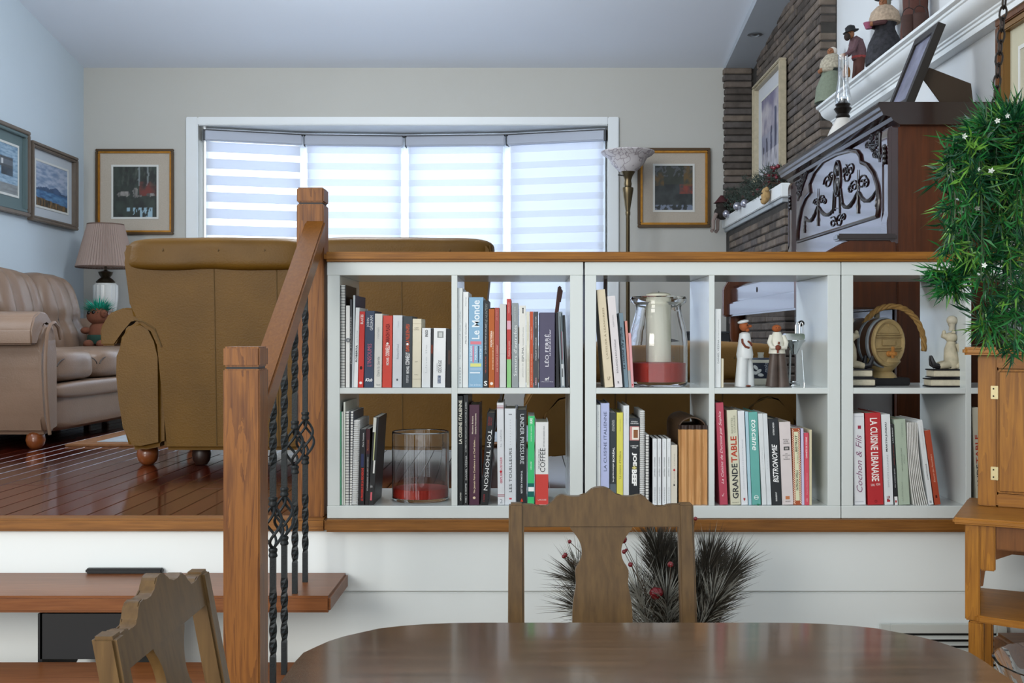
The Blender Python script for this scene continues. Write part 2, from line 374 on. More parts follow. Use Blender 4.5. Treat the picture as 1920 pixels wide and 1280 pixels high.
# bricks: upper face, the strip on the back wall, and the breast below the mantel
M_brick = [mat('brick%d' % i, c, .8, spec=.25, var=.25, vscale=14, bump=.5, bscale=45) for i, c in enumerate(('#5f5751', '#6a6059', '#524b46', '#71665c', '#5c5653'))]
M_mortar = mat('mortar', '#3b3835', .95, var=.2, vscale=30)
bw = MB().box(BX+.012, WX+.0, BY0+.008, D, FZ, ceilz(6.2)+.1).box(1.455, BX+.02, BY0+.05, D, FZ, 2.112).box(1.447, BX+.02, D-.05, D, 2.2, 3.31).build('wall_fireplace', M_mortar); bw['kind'] = 'structure'
rows = []; ph, bl_ = .0487, .205
z, k = FZ, 0
while z < ceilz(BY0):
    off = (k % 2)*.1+random.uniform(-.02, .02)
    y = BY0-off
    while y < D-.02:
        y0, y1 = max(y, BY0), min(y+bl_, D-.19)
        if y1-y0 > .03:
            if z > 2.19: rows.append((BX+random.uniform(-.004, .004), WX-.002, y0+.004, y1-.004, z+.003, z+ph-.004))
            elif z+ph < 2.114: rows.append((1.445+random.uniform(-.004, .004), BX, y0+.034, y1+.03-.004, z+.003, z+ph-.004))
        y += bl_
    if 2.19 < z < 3.26: rows.append((1.437+random.uniform(-.012, .002), BX-.004, D-.07, D-.002, z+.003, z+ph-.004))
    z += ph; k += 1
def size(b):
    y = (b[2]+b[3])/2
    zz = (b[4]+b[5])/2; px = b[0]*F/y+CX; py = CY-(zz-H)*F/y
    s = (b[3]-b[2])*b[0]/y/y+.02/y
    return s-(9 if py < -25 or (zz < 1.66) or (1.69 < px < 0) or (1430 < px < 1478 and 110 < py < 330 and b[2] < D-.1) or (px > 1520 and 1.3 < zz < 2.2) else 0)
rows.sort(key=size, reverse=True)
for b_ in rows[:298]:
    MB().box(*b_, bev=.006, seg=1).build('brick', random.choice(M_brick), bw)
m = MB()
for b_ in rows[298:]: m.box(*b_, bev=.006, seg=1)
m.build('bricks', M_brick[0], bw)['kind'] = 'stuff'
# recessed spotlight in the soffit
zz = ceilz(7.42)-.042
o = thing('spotlight', 'small round recessed spotlight in the sloping soffit above the bricks', 'light', (1.53, 7.42, zz))
MB().lathe([(.03, .0), (.048, .0), (.05, -.004), (.032, -.008), (.03, 0)], (1.53, 7.42, zz), 20, cap=False).build('ring', mat('brushed_nickel', '#8d9298', .35, metal=.8), o, smooth=True)
MB().ball((1.53, 7.42, zz+.006), (.029, .029, .012)).build('bulb', mat('bulb_off', '#3c4046', .2), o, smooth=True)
# ------------------------------------------------------------------ stairs, newels, handrail, balusters
tz = [.65, .47, .305, .15]; ty = [3.05, 2.755, 2.46, 2.165]
steps = ['top wooden stair tread below the raised floor, holding two balusters', 'second wooden stair tread below the raised floor', 'third wooden stair tread, under the lower newel post', 'lowest wooden stair tread near the dining floor']
for i in range(4):
    o = MB().box(-2.3, -.535, ty[i], ty[i]+(.31 if i == 0 else .30), tz[i]-.046, tz[i], bev=.007).build('stair_tread', M_tread, loc=(-1.2, ty[i], tz[i]-.046)); tag(o, steps[i], 'stair', 'stair treads')
r = thing('stair_stringer', 'black steel stair stringer carrying the treads from the white wall', 'stringer', (-1.2, 3.2, 0))
x0, x1 = -1.335, -1.085
for x in (x0, x1):
    m = MB()
    m.prism([(3.365, .60), (3.365, .45), (3.30, .40), (2.16, -.0+.0), (2.05, 0), (2.06, .10), (2.47, .10), (2.47, .252), (2.77, .252), (2.77, .418), (3.06, .418), (3.06, .60)], 'x', x-.006, x+.006)
    m.build('side_plate', M_black, r)
MB().box(x0, x1, 3.06, 3.075, .475, .60).build('riser_plate', M_black, r); MB().box(x0, x1, 3.34, 3.358, .42, .60).build('riser_plate', M_black, r)
MB().box(x0+.015, x1-.005, 3.335, 3.358, .651, .666, bev=.004).build('wall_bracket', M_black, r)
def newel(label, x0, x1, y0, y1, z0, z1):
    r = thing('newel_post', label, 'post', ((x0+x1)/2, (y0+y1)/2, z0), group=None)
    MB().box(x0, x1, y0, y1, z0, z1-.05, bev=.003).build('shaft', M_oak, r)
    MB().box(x0+.006, x1-.006, y0+.006, y1-.006, z1-.05, z1-.045).build('groove', M_black, r)
    MB().box(x0, x1, y0, y1, z1-.045, z1, bev=.004).build('cap', M_oakx if False else M_oak, r)
    return r
newel('upper square oak newel post standing beside the white shelves', -.691, -.609, 3.36, 3.442, FZ+.001, 1.8125)
newel('lower square oak newel post at the foot of the handrail', -.674, -.592, 2.48, 2.562, .305, 1.339)
# handrail
r = thing('handrail', 'sloping oak handrail running between the two newel posts', 'handrail', (-.633, 2.562, 1.16))
zt = lambda y: 1.713-(3.36-y)*.652
MB().prism([(2.562, zt(2.562)), (3.36, zt(3.36)), (3.36, zt(3.36)-.068), (2.562, zt(2.562)-.068)], 'x', -.664, -.603, bev=.005).build('rail', M_oaky, r)
def baluster(label, x, y, z0, zb0, zb1, zc):
    r = thing('baluster', label, 'baluster', (x, y, z0), group='wrought iron balusters under the handrail')
    zt_ = zt(y)-.0675; s = .0074
    for nm, a, b in (('lower_bar', z0, zb0-.012), ('upper_bar', zb1+.012, zt_)):
        m = MB(); n = max(8, int((b-a)/.012)); rings = []
        ta, tb = a+(b-a)*.25, a+(b-a)*.72
        for i in range(n+1):
            z = a+(b-a)*i/n; tw = max(0, min(1, (z-ta)/(tb-ta)))*math.pi*(2 if b-a > .25 else 1.25)
            rings.append([m.bm.verts.new((x+s*1.35*math.cos(tw+q*math.pi/2+math.pi/4), y+s*1.35*math.sin(tw+q*math.pi/2+math.pi/4), z)) for q in range(4)])
        for A, B in zip(rings, rings[1:]):
            for q in range(4): m.bm.faces.new((A[q], A[(q+1) % 4], B[(q+1) % 4], B[q]))
        m.bm.faces.new(rings[0]); m.bm.faces.new(rings[-1]); m.build(nm, M_iron, r)
    for zc_ in (zb0-.012, zb1+.012):
        MB().lathe([(.006, -.012), (.0105, -.011), (.0118, -.007), (.0105, -.003), (.0095, 0), (.0105, .003), (.0118, .007), (.0105, .011), (.006, .012)], (x, y, zc_), 10).build('collar', M_iron, r, smooth=True)
    bk = MB()
    for q in range(4):
        pts = []
        for i in range(15):
            t = i/14; rr = .0035+.0235*math.sin(math.pi*t)**.9; an = q*math.pi/2+math.pi/4+t*math.pi*1.0
            pts.append((x+rr*math.cos(an), y+rr*math.sin(an), zb0+(zb1-zb0)*t))
        bk.tube(pts, .0038, 6)
    bk.build('basket', M_iron, r, smooth=True)
baluster('twisted iron baluster closest to the upper newel post', -.639, 3.23, .65, 1.015, 1.12, 0)
baluster('twisted iron baluster second from the upper newel post', -.639, 3.085, .65, 1.005, 1.105, 0)
baluster('twisted iron baluster second from the lower newel post', -.637, 2.94, .47, .835, .94, 0)
baluster('twisted iron baluster closest to the lower newel post', -.635, 2.80, .47, .83, .935, 0)
# floor vent in the boarded wall
vx0, vx1, vz0, vz1 = 1.10, pt(1870, 0, 3.35).x, .30, pt(0, 1187, 3.35).z
r = thing('air_vent', 'white louvred return air vent low in the boarded wall', 'vent', ((vx0+vx1)/2, 3.36, .26))
M_vent = mat('vent_enamel', '#c9cdc8', .4)
for bx in ((vx0-.03, vx0, .27, vz1+.027), (vx1, vx1+.03, .27, vz1+.027), (vx0, vx1, vz1, vz1+.027), (vx0, vx1, .27, vz0)):
    MB().box(bx[0], bx[1], 3.348, 3.364, bx[2], bx[3], bev=.002).build('frame', M_vent, r)
MB().box(vx0, vx1, 3.358, 3.364, vz0, vz1).build('duct', mat('duct_black', '#101110', .9), r)
z = vz1-.004
while z-.0186 > vz0:
    MB().prism([(3.347, z-.0135), (3.347, z-.012), (3.3575, z-.0045), (3.3575, z-.006)], 'x', vx0, vx1).build('louvre', M_vent, r); z -= .0186
# ------------------------------------------------------------------ white shelf units and the wooden cap
M_shelf = mat('white_shelf_foil', '#d0d6d4', .16, spec=.5)
M_shelf_in = M_shelf
S = 3.345/F
def sx(px): return (px-CX)*S
ZT, ZB = H-(491-CY)*S, FZ+.0005
ZS = H-(727-CY)*S            # top of the middle shelf
ZSB = H-(738-CY)*S
ZF = H-(948-CY)*S            # top of the bottom board
Y0, Y1 = SY, SY+.39
def unit(label, px0, px1, s0, d0, d1, s1):
    r = thing('shelf_unit', label, 'shelf', ((sx(px0)+sx(px1))/2, Y0, ZB), group='white open backed shelf units')
    x0, x1 = sx(px0), sx(px1); a, b, c, d = sx(s0), sx(d0), sx(d1), sx(s1)
    zt = H-(516-CY)*S
    MB().box(x0, x1, Y0, Y1, zt, ZT, bev=.0012, seg=1).build('top_board', M_shelf, r)
    MB().box(x0, x1, Y0, Y1, ZB, ZF, bev=.0012, seg=1).build('bottom_board', M_shelf, r)
    MB().box(x0+.0008, a, Y0+.0006, Y1, ZF, zt, bev=.0012, seg=1).build('side_panel', M_shelf, r)
    MB().box(d, x1-.0008, Y0+.0006, Y1, ZF, zt, bev=.0012, seg=1).build('side_panel', M_shelf, r)
    MB().box(b, c, Y0+.0012, Y1, ZF, zt, bev=.0008, seg=1).build('divider', M_shelf, r)
    MB().box(a, b, Y0+.0012, Y1, ZSB, ZS, bev=.0008, seg=1).build('shelf_board', M_shelf, r)
    MB().box(c, d, Y0+.0012, Y1, ZSB, ZS, bev=.0008, seg=1).build('shelf_board', M_shelf, r)
    return r
unit('white open backed shelf unit beside the upper newel post', 613.5, 1093.5, 637, 846.5, 857.5, 1069)
unit('white open backed shelf unit holding the big candle jar', 1096.5, 1576.5, 1118, 1329.5, 1340, 1552)
unit('white open backed shelf unit holding the pig bookends, behind the hanging plant', 1578, 2051, 1600, 1811, 1821.5, 2029)
tag(MB().box(-.604, WX-.004, Y0-.016, Y1+.02, ZT+.0008, ZT+.03, bev=.008).build('countertop', wood('oak_cap', '#6f430c', '#9c661c', 'x', 26, 20, rough=.4, ringy=.3), loc=(.5, Y0, ZT)), 'long oak top board lying across the white shelf units', 'countertop')
# ------------------------------------------------------------------ books
M_page = mat('paper_pages', '#d9d2c0', .85, var=.06, vscale=200)
M_pagew = mat('paper_white', '#e4e4e0', .85)
M_wire = mat('binding_wire', '#2b2d30', .35, metal=.6)
M_wirew = mat('binding_wire_white', '#d5d7d7', .4)
YB = SY+.012
SB = YB/F
def book(fr, zfloor, x0t, x1t, yt, x0b, x1b, yb, col, kind, label, texts=(), bands=(), depth=None, side=None, name='book', group=None, y=None):
    ox, oy, sc = fr
    yy = y or YB; sb = yy/F
    X = lambda u: (ox+u/sc-CX)*sb
    hgt = (yb-yt)/sc*sb; tl = math.atan2(((x0t+x1t)-(x0b+x1b))/2/sc*sb, hgt)
    w = ((x1t-x0t)+(x1b-x0b))/2/sc*sb*.97*math.cos(tl); h = hgt/math.cos(tl)-abs(math.sin(tl))*w/2
    dep = depth or min(.27, max(.11, h*.72))
    bx = (X(x0b)+X(x1b))/2; bz = zfloor+.0006+abs(math.sin(tl))*w/2
    r = thing(name, label, 'book' if name == 'book' else name.replace('_', ' '), (bx, yy, bz)); r.rotation_euler = (0, tl, 0)
    if group: r['group'] = group
    cm = mat('cover_'+col, col, .38, spec=.4, var=.03, vscale=30); sm = mat('cover_'+side, side, .38) if side else cm
    hw = w/2
    if kind in ('hard', 'soft'):
        t = min(.0024 if kind == 'hard' else .0009, w*.18); lip = .004 if kind == 'hard' else 0
        m = MB(); m.box(-hw, hw, 0, t, 0, h, bev=min(t*.6, .001), seg=1)
        c = m.build('spine', cm, r, local=True)
        m = MB(); m.box(-hw, -hw+t, t, dep, 0, h).box(hw-t, hw, t, dep, 0, h); m.build('boards', sm, r, local=True)
        MB().box(-hw+t, hw-t, t, dep-lip, lip*.6, h-max(lip, .0012)).build('pages', M_page if kind == 'hard' else M_pagew, r, local=True)
    elif kind == 'fold':        # loose cover, sheets bowed at the head
        MB().box(-hw, hw, 0, dep, 0, h, bev=.001, seg=1).build('cover', cm, r, local=True)
        MB().box(-hw*.6, hw*.6, -.0004, .0, .003, h-.003).build('sheets', M_pagew, r, local=True)
    else:                        # spiral or comb bound
        MB().box(-hw*.75, hw*.75, .006, dep, 0, h).build('pages', M_pagew, r, local=True)
        m = MB(); m.box(-hw, -hw*.75, .003, dep, 0, h).box(hw*.75, hw, .003, dep, 0, h); m.build('boards', sm, r, local=True)
        MB().box(-hw*.55, hw*.55, .004, .0062, 0, h).build('page_edge', M_pagew, r, local=True)
        n = int(h/(.0085 if kind != 'comb' else .0062)); m = MB(); rr = max(hw*.95, .004)
        for i in range(n):
            z = h*(i+.7)/(n+.4)
            pts = [(rr*math.cos(a), .004-rr*.55+rr*.75*math.sin(a)*1.0, z+(.0012 if a > math.pi else 0)) for a in [math.pi*(.9+1.2*k/7) for k in range(8)]]
            m.tube(pts, .0007 if kind != 'comb' else .0018, 4)
        m.build('binding_wire', M_wirew if kind == 'comb' else M_wire, r, local=True)
    f = lambda v: (yb-v)/(yb-yt)*h
    if len(bands) > 20:                    # the checked jacket
        m = MB()
        for (v0, v1, u0, u1, c) in bands[1:]: m.box(-hw+u0*w, -hw+u1*w, -.0003, .0002, f(v1), f(v0))
        m.build('check_pattern', flat('b', bands[1][4]), r, local=True); bands = bands[:1]
    for nb, (v0, v1, u0, u1, c) in enumerate(bands):      # v: crop rows, u: fraction of the spine width
        MB().box(-hw+u0*w, -hw+u1*w, -.0003-nb*.00006, .0002, f(max(v0, v1)), f(min(v0, v1))).build('spine_band', flat('b', c), r, local=True)
    for tx in texts:
        s_, v0, v1, u0, u1, c, d_ = tx[:7]; op = tx[7] if len(tx) > 7 else {}
        za, zb = f(max(v0, v1)), f(min(v0, v1)); ua, ub = -hw+u0*w, -hw+u1*w
        if d_ == 'h': text(s_, r, (ua+ub)/2, -.0007, (za+zb)/2, ub-ua, zb-za, c, 'h', **op)
        else: text(s_, r, (ua+ub)/2, -.0007, (za+zb)/2, zb-za, ub-ua, c, d_, **op)
    return r
def disc(r, w, zf, c, rad, ring=False, x=0):
    h = rad
    m = MB(); m.lathe([(rad, 0), (rad, .0004)], n=18, axis='y', M=Matrix.Translation((x, -.0009, zf)))
    m.build('emblem', flat('b', c), r, local=True)
B = {'bold': .02}; I = {'shear': .35}; BI = {'bold': .015, 'shear': .3}
# --- upper row, first cubby (A)
A = (610, 480, 4.924); yb = 1214
book(A, ZS, 135, 190, 268, 134, 188, yb, '#d9d9d2', 'spiral', 'tall wire bound notebook with black covers against the side panel of the first unit', side='#1c1d20', depth=.21)
b_ = book(A, ZS, 192, 226, 458, 188, 226, yb, '#dfdfdc', 'soft', 'thin white binder with a ring hole, next to the wire bound notebook', depth=.2)
MB().lathe([(.0035, 0), (.0065, -.001), (.0065, -.003), (.0035, -.003)], n=16, axis='y', cap=False, M=Matrix.Translation((.0005, -.002, .143))).build('ring', mat('ring_grey', '#70757a', .3, metal=.5), b_, local=True)
book(A, ZS, 228, 246, 400, 228, 248, yb, '#3a3d42', 'soft', 'thin dark magazine squeezed beside the white ring binder', [('JAZZ MAGAZINE', 560, 1000, .2, .8, '#c8c9c8', 'u')], depth=.21)
book(A, ZS, 254, 280, 362, 248, 260, yb, '#b9c0c4', 'soft', 'pale magazine with a blue violet cover rising above the thin dark magazine', side='#3c4562', depth=.215)
book(A, ZS, 281, 316, 476, 262, 299, yb, '#dcdfe0', 'soft', 'slim white book with small bold black title, before the red paperback', [('ROBERTA', 822, 978, .25, .75, '#24262a', 'u', B), ('une femme', 690, 800, .35, .65, '#9aa0a4', 'u')])
b_ = book(A, ZS, 318, 366, 512, 300, 352, yb, '#c5352f', 'soft', 'narrow bright red paperback leaning on the navy novel', [('BLACES', 540, 628, .2, .72, '#f0e4e0', 'u', B), ('•', 1015, 1050, .25, .75, '#401514', 'h')])
disc(b_, 0, .014, '#f1e7e3', .0042)
b_ = book(A, ZS, 370, 455, 506, 355, 447, yb, '#37445c', 'soft', 'navy novel with a pink title between the red and cream books', [('L’INSOUMIS', 810, 1018, .30, .74, '#c4697f', 'u'), ('JOHN', 572, 655, .18, .5, '#e4e6ea', 'u'), ('GRISHAM', 550, 686, .52, .84, '#e4e6ea', 'u'), ('Klub', 1128, 1158, .12, .88, '#ffffff', 'h', BI)])
book(A, ZS, 458, 528, 532, 448, 520, yb, '#dbd9d2', 'soft', 'off white novel with faint grey lettering beside the navy novel', [('Dans la Garde', 930, 1110, .35, .7, '#7d8285', 'u'), ('roman', 660, 760, .4, .6, '#b5b7b7', 'u'), ('Seuil', 1180, 1196, .3, .8, '#8a8d8f', 'h')], depth=.15)
b_ = book(A, ZS, 533, 622, 550, 524, 612, yb, '#cc4436', 'soft', 'thick red crime novel with white and maroon spine lettering', [('MICHAEL', 935, 1008, .4, .68, '#f2e9e4', 'u', B), ('CONNELLY', 820, 925, .3, .74, '#f6efea', 'u', B), ('MARIACHI PLAZA', 626, 812, .3, .72, '#6d1f1b', 'u', B)])
disc(b_, 0, .1325, '#f4f0ec', .0035)
book(A, ZS, 625, 713, 547, 618, 705, yb, '#cfd3d8', 'soft', 'pale grey novel between the red and the charcoal crime novels', [('Richard Fond', 815, 950, .42, .66, '#9aa3ab', 'u'), ('Canada', 600, 660, .45, .65, '#b1b8be', 'u'), ('♦', 1130, 1155, .4, .62, '#50565c', 'h')], depth=.14)
b_ = book(A, ZS, 716, 806, 556, 710, 800, yb, '#353b40', 'soft', 'charcoal crime novel with orange and white spine lettering', [('MICHAEL', 1015, 1085, .4, .7, '#eceeee', 'u', B), ('CONNELLY', 890, 1005, .3, .74, '#f4f5f5', 'u', B), ('DANS LA VILLE EN FEU', 630, 880, .32, .7, '#d95a35', 'u', B), ('roman', 1100, 1170, .4, .65, '#cdd0d2', 'u')])
disc(b_, 0, .1305, '#eef0ef', .0035)
book(A, ZS, 806, 888, 580, 800, 884, yb, '#d9d2bc', 'hard', 'cream classic novel with tiny horizontal lettering beside the charcoal novel', [('ALBERT', 660, 668, .2, .7, '#5a5648', 'h'), ('CAMUS', 676, 684, .15, .75, '#5a5648', 'h'), ('nrf', 970, 980, .3, .6, '#5a5648', 'h'), ('folio', 1092, 1100, .25, .65, '#6a6658', 'h')], [(622, 625, .02, .98, '#a8a18a'), (1135, 1138, .02, .98, '#a8a18a')], depth=.13)
book(A, ZS, 892, 975, 665, 889, 970, yb, '#dde0e2', 'soft', 'white pocket book third from the divider on the first upper shelf', [('INSO', 682, 745, .35, .68, '#3b3f44', 'u', B), ('Une île', 820, 1080, .4, .6, '#c3c7ca', 'u')], depth=.12)
book(A, ZS, 976, 996, 670, 972, 990, yb, '#2a2b2f', 'soft', 'very thin dark pocket book between two white pocket books', bands=[(820, 900, .1, .9, '#7a3a2c')], depth=.12)
book(A, ZS, 999, 1116, 666, 992, 1108, yb, '#e2e5e6', 'soft', 'thick white pocket book with a small grey photograph on its spine', [('GEORGE', 962, 1080, .42, .68, '#30353a', 'u'), ('ELIZABETH', 990, 1062, .28, .36, '#70757a', 'u'), ('POCKET', 1112, 1172, .42, .58, '#e6ecf4', 'u')], [(695, 755, .3, .8, '#8b9090'), (705, 748, .42, .7, '#c3c7c6'), (1104, 1176, .38, .62, '#2d4266')], depth=.12)
book(A, ZS, 1119, 1162, 672, 1112, 1158, yb, '#191a1c', 'soft', 'black pocket book against the divider of the first unit', bands=[(870, 1000, .4, .9, '#4a3a35')], depth=.12)
# --- upper row, second cubby (B)
Bf = (840, 480, 4.922); yb = 1216
book(Bf, ZS, 88, 136, 298, 88, 134, yb, '#d5dbdc', 'soft', 'tall thin white book with pale lettering against the divider', [('le canard de julie', 515, 950, .3, .75, '#b4bcc0', 'u'), ('......', 1030, 1180, .4, .6, '#8f979b', 'u')])
book(Bf, ZS, 139, 189, 334, 136, 186, yb, '#dfe3e3', 'soft', 'thin white book with a small grey script title before the sky blue volume', [('Marie Cuvelier', 615, 815, .38, .66, '#6d757b', 'u', I), ('livre', 380, 470, .4, .6, '#9aa1a6', 'u', I)])
book(Bf, ZS, 191, 328, 383, 187, 322, yb, '#86aecb', 'soft', 'thick sky blue volume with white gothic lettering', [('Le Monde', 410, 770, .22, .76, '#e4edf3', 'u', {'bold': .018}), ('LES GRANDS', 830, 970, .1, .24, '#e8eff4', 'u', B), ('PORTRAITS', 830, 960, .44, .56, '#e8eff4', 'u', B), ('1944-2011', 835, 950, .78, .9, '#e8eff4', 'u'), ('les arènes', 1180, 1200, .12, .88, '#cfe0ec', 'h')],
     [(790, 818, .12, .88, '#d9808d'), (830, 985, .27, .38, '#c888a0'), (832, 985, .66, .72, '#20304c'), (994, 1024, .12, .88, '#d8db86'), (1072, 1086, .1, .8, '#d5e2ec'), (1035, 1060, .1, .9, '#9fbdd4')], depth=.19)
book(Bf, ZS, 329, 373, 412, 322, 371, yb, '#26282b', 'soft', 'black illustrated book with scrawled white lettering beside the sky blue volume', [('Le Goût-Gourmet et son pays', 630, 905, .3, .7, '#d7dadb', 'u', I), ('VERT DE BLEUTÉ', 930, 1085, .35, .62, '#b25a4c', 'u', B), ('THE HUNTERS', 440, 640, .35, .8, '#8f9594', 'u', I), ('S', 1155, 1200, .15, .85, '#e8eaea', 'h', B)])
b_ = book(Bf, ZS, 376, 431, 492, 375, 429, yb, '#b05a1e', 'soft', 'orange brown guide book with a bold white title', [('MONTRÉAL', 690, 842, .22, .55, '#fdf3e6', 'u', B), ('BISTRO DES BRUNCHES À LA FIN DU MONDE', 700, 1050, .62, .82, '#f1d7b8', 'u', B)])
disc(b_, 0, .012, '#efe6dc', .0045)
book(Bf, ZS, 432, 473, 479, 430, 472, yb, '#a14a42', 'soft', 'rust red slim book with a thin script title', [('Les Carnets à cuisiner', 820, 1070, .3, .7, '#e3b6a8', 'u', I), ('Jean Soulard', 500, 600, .35, .62, '#d9a397', 'u', I)], depth=.15)
book(Bf, ZS, 476, 538, 445, 476, 536, yb, '#c9cbca', 'hard', 'blank light grey hardback with a fine diagonal crease', bands=[(905, 908, .1, .9, '#aeb1b1')], depth=.18)
book(Bf, ZS, 542, 582, 398, 543, 583, yb, '#b8403c', 'soft', 'red and green slim cookbook standing tallest beside the grey hardback', [('Cuisine au cactus', 785, 930, .32, .66, '#f0d9d0', 'u', I), ('TEIMEROSSO', 430, 530, .35, .65, '#e6b0a8', 'u')], [(955, 1216, 0, 1, '#8dc482'), (600, 680, .05, .95, '#d6a7b8')])
book(Bf, ZS, 588, 650, 436, 590, 648, yb, '#8f9698', 'hard', 'mid grey hardback with large outlined white lettering', [('Saveurs d’autrefois', 640, 1110, .3, .78, '#e4e8e8', 'u'), ('RECETTES', 470, 605, .36, .6, '#b9bfc0', 'u')])
book(Bf, ZS, 656, 720, 459, 656, 718, yb, '#dcdcd6', 'soft', 'white book with a tiny black figure at the top of its spine', [('ESPUMA', 845, 975, .4, .72, '#5d6266', 'u'), ('petit précis des', 990, 1120, .42, .7, '#b0b3b2', 'u'), ('recettes d’écumes', 660, 835, .45, .68, '#b0b3b2', 'u')], [(480, 492, .46, .66, '#202225'), (492, 532, .5, .64, '#202225')])
book(Bf, ZS, 722, 753, 515, 724, 752, yb, '#d8d6c4', 'soft', 'slim ivory book between the white and the orange slim books', [('Pâtisseries de nos saisons', 900, 1190, .35, .65, '#a9a48c', 'u'), ('Petites douceurs', 610, 780, .35, .62, '#a9a48c', 'u')], depth=.15)
book(Bf, ZS, 756, 787, 515, 756, 785, yb, '#bb4f2c', 'soft', 'slim burnt orange book next to the slate grey slim book', [('Higgins Paul', 655, 775, .3, .65, '#f0d0bc', 'u', I), ('LE PETIT LIVRE DE PAINS', 905, 1190, .35, .65, '#e1ab90', 'u', B)], depth=.15)
b_ = book(Bf, ZS, 790, 833, 516, 792, 832, yb, '#46484c', 'soft', 'slate grey slim book with white capitals next to the mauve volume', [('PAPILLES ET MOLÉCULES', 755, 965, .34, .6, '#e2e3e4', 'u', B), ('CHARTIER', 560, 670, .36, .6, '#cfd1d2', 'u'), ('édition', 1125, 1195, .3, .6, '#e3a9b0', 'u', B)], depth=.16)
book(Bf, ZS, 842, 990, 524, 842, 986, yb, '#504c63', 'hard', 'thick dusky mauve hardback with white capitals', [('LÉO FERRÉ', 725, 1022, .32, .6, '#eceaf2', 'u'), ('Le chant de la fureur', 680, 925, .62, .73, '#dcd9e6', 'u', BI), ('nrf', 1118, 1152, .36, .64, '#ffffff', 'h', BI), ('la Mémoire et le Temps', 1158, 1168, .1, .9, '#e4e2ec', 'h')], depth=.16)
book(Bf, ZS, 996, 1016, 525, 994, 1028, yb, '#222328', 'soft', 'thin black book leaning behind the mauve hardback', depth=.16)
book(Bf, ZS, 1018, 1052, 516, 1036, 1086, yb, '#7c868c', 'soft', 'leaning magazine with a silver and black streaked spine', bands=[(560, 1000, .35, .5, '#1f2326'), (700, 960, .55, .68, '#8a4a60'), (1000, 1200, .3, .8, '#c3c8ca'), (1040, 1120, .4, .6, '#33383b'), (530, 700, .7, .9, '#2c3a44')], depth=.2)
book(Bf, ZS, 1060, 1082, 548, 1092, 1110, yb, '#2a2c30', 'soft', 'thin dark magazine leaning last on the second upper shelf', depth=.2)
r = thing('wooden_stick', 'dark brown wooden stick leaning up behind the leaning magazine', 'stick', (sx(1052), SY+.2, ZS))
M_mahog = wood('dark_mahogany', '#3a1a12', '#552a1e', 'z', 20, 12, rough=.35)
MB().bar((sx(1030), SY+.20, ZS+.001), (sx(1053.5), SY+.20, ZS+.315), .014, .012, bev=.003).build('shaft', M_mahog, r)
MB().bar((sx(1052), SY+.205, ZS+.262), (sx(1057), SY+.205, ZS+.305), .022, .01, bev=.003).build('peg', M_mahog, r)
# --- candle cubby (C)
Cf = (1090, 480, 4.923); yb = 1217
book(Cf, ZS, 143, 216, 312, 215, 302, yb, '#d8cbb0', 'hard', 'thick cream hardback leaning over, first of the books near the candle jar', [('L’ATELIER À LEANDRESS', 480, 955, .4, .68, '#9a8c70', 'u'), ('LP', 1120, 1150, .4, .7, '#7a6d55', 'h')], depth=.19)
book(Cf, ZS, 238, 313, 372, 310, 383, yb, '#d9d4d5', 'soft', 'pinkish white book leaning between the cream hardback and the dark slim book', [('BOULANGE & BOUSTIFAILLE', 775, 1085, .38, .6, '#6d6a70', 'u'), ('ALBERT ELBEL', 545, 660, .4, .56, '#a5a2a8', 'u'), ('R', 1160, 1182, .4, .6, '#55525a', 'h', B)], depth=.19)
book(Cf, ZS, 334, 385, 530, 388, 438, yb, '#6f8592', 'soft', 'slim steel blue book with messy black print leaning near the candle jar', [('La cuisine de grillade', 660, 1050, .2, .75, '#17202a', 'u', BI)], [(530, 1217, .0, .25, '#22282e')], depth=.19)
book(Cf, ZS, 400, 425, 602, 440, 460, yb, '#cf8d80', 'soft', 'thin salmon pink booklet leaning near the candle jar', bands=[(1060, 1217, 0, 1, '#9aa0a2')], depth=.15)
book(Cf, ZS, 433, 459, 713, 463, 486, yb, '#d9a0a4', 'soft', 'thin rose pink booklet touching the candle jar', bands=[(1185, 1200, .3, .7, '#b0303a')], depth=.13)
r = thing('wooden_stick', 'dark wooden stick with a rounded tip rising behind the pinkish white book', 'stick', (sx(1150), SY+.23, ZS))
MB().bar((sx(1143), SY+.24, ZS+.001), (sx(1146), SY+.24, ZS+.345), .028, .012, bev=.006).build('shaft', M_mahog, r)
# --- waiter cubby (D)
Df = (1320, 480, 4.921)
book(Df, ZS, 101, 158, 492, 98, 158, 1217, '#dfe3e4', 'hard', 'white hardback against the divider beside the white clad waiter figurine', [('DANIEL VÉZINA', 775, 995, .36, .68, '#6f777c', 'u'), ('LE CERF ET LE POISSON', 590, 765, .5, .66, '#a4abaf', 'u'), ('une passion', 1010, 1090, .45, .62, '#b3b9bc', 'u')], depth=.2)
book(Df, ZS, 161, 182, 950, 160, 180, 1217, '#d6cfb8', 'soft', 'small cream booklet beside the white hardback and the waiter figurine', depth=.1)
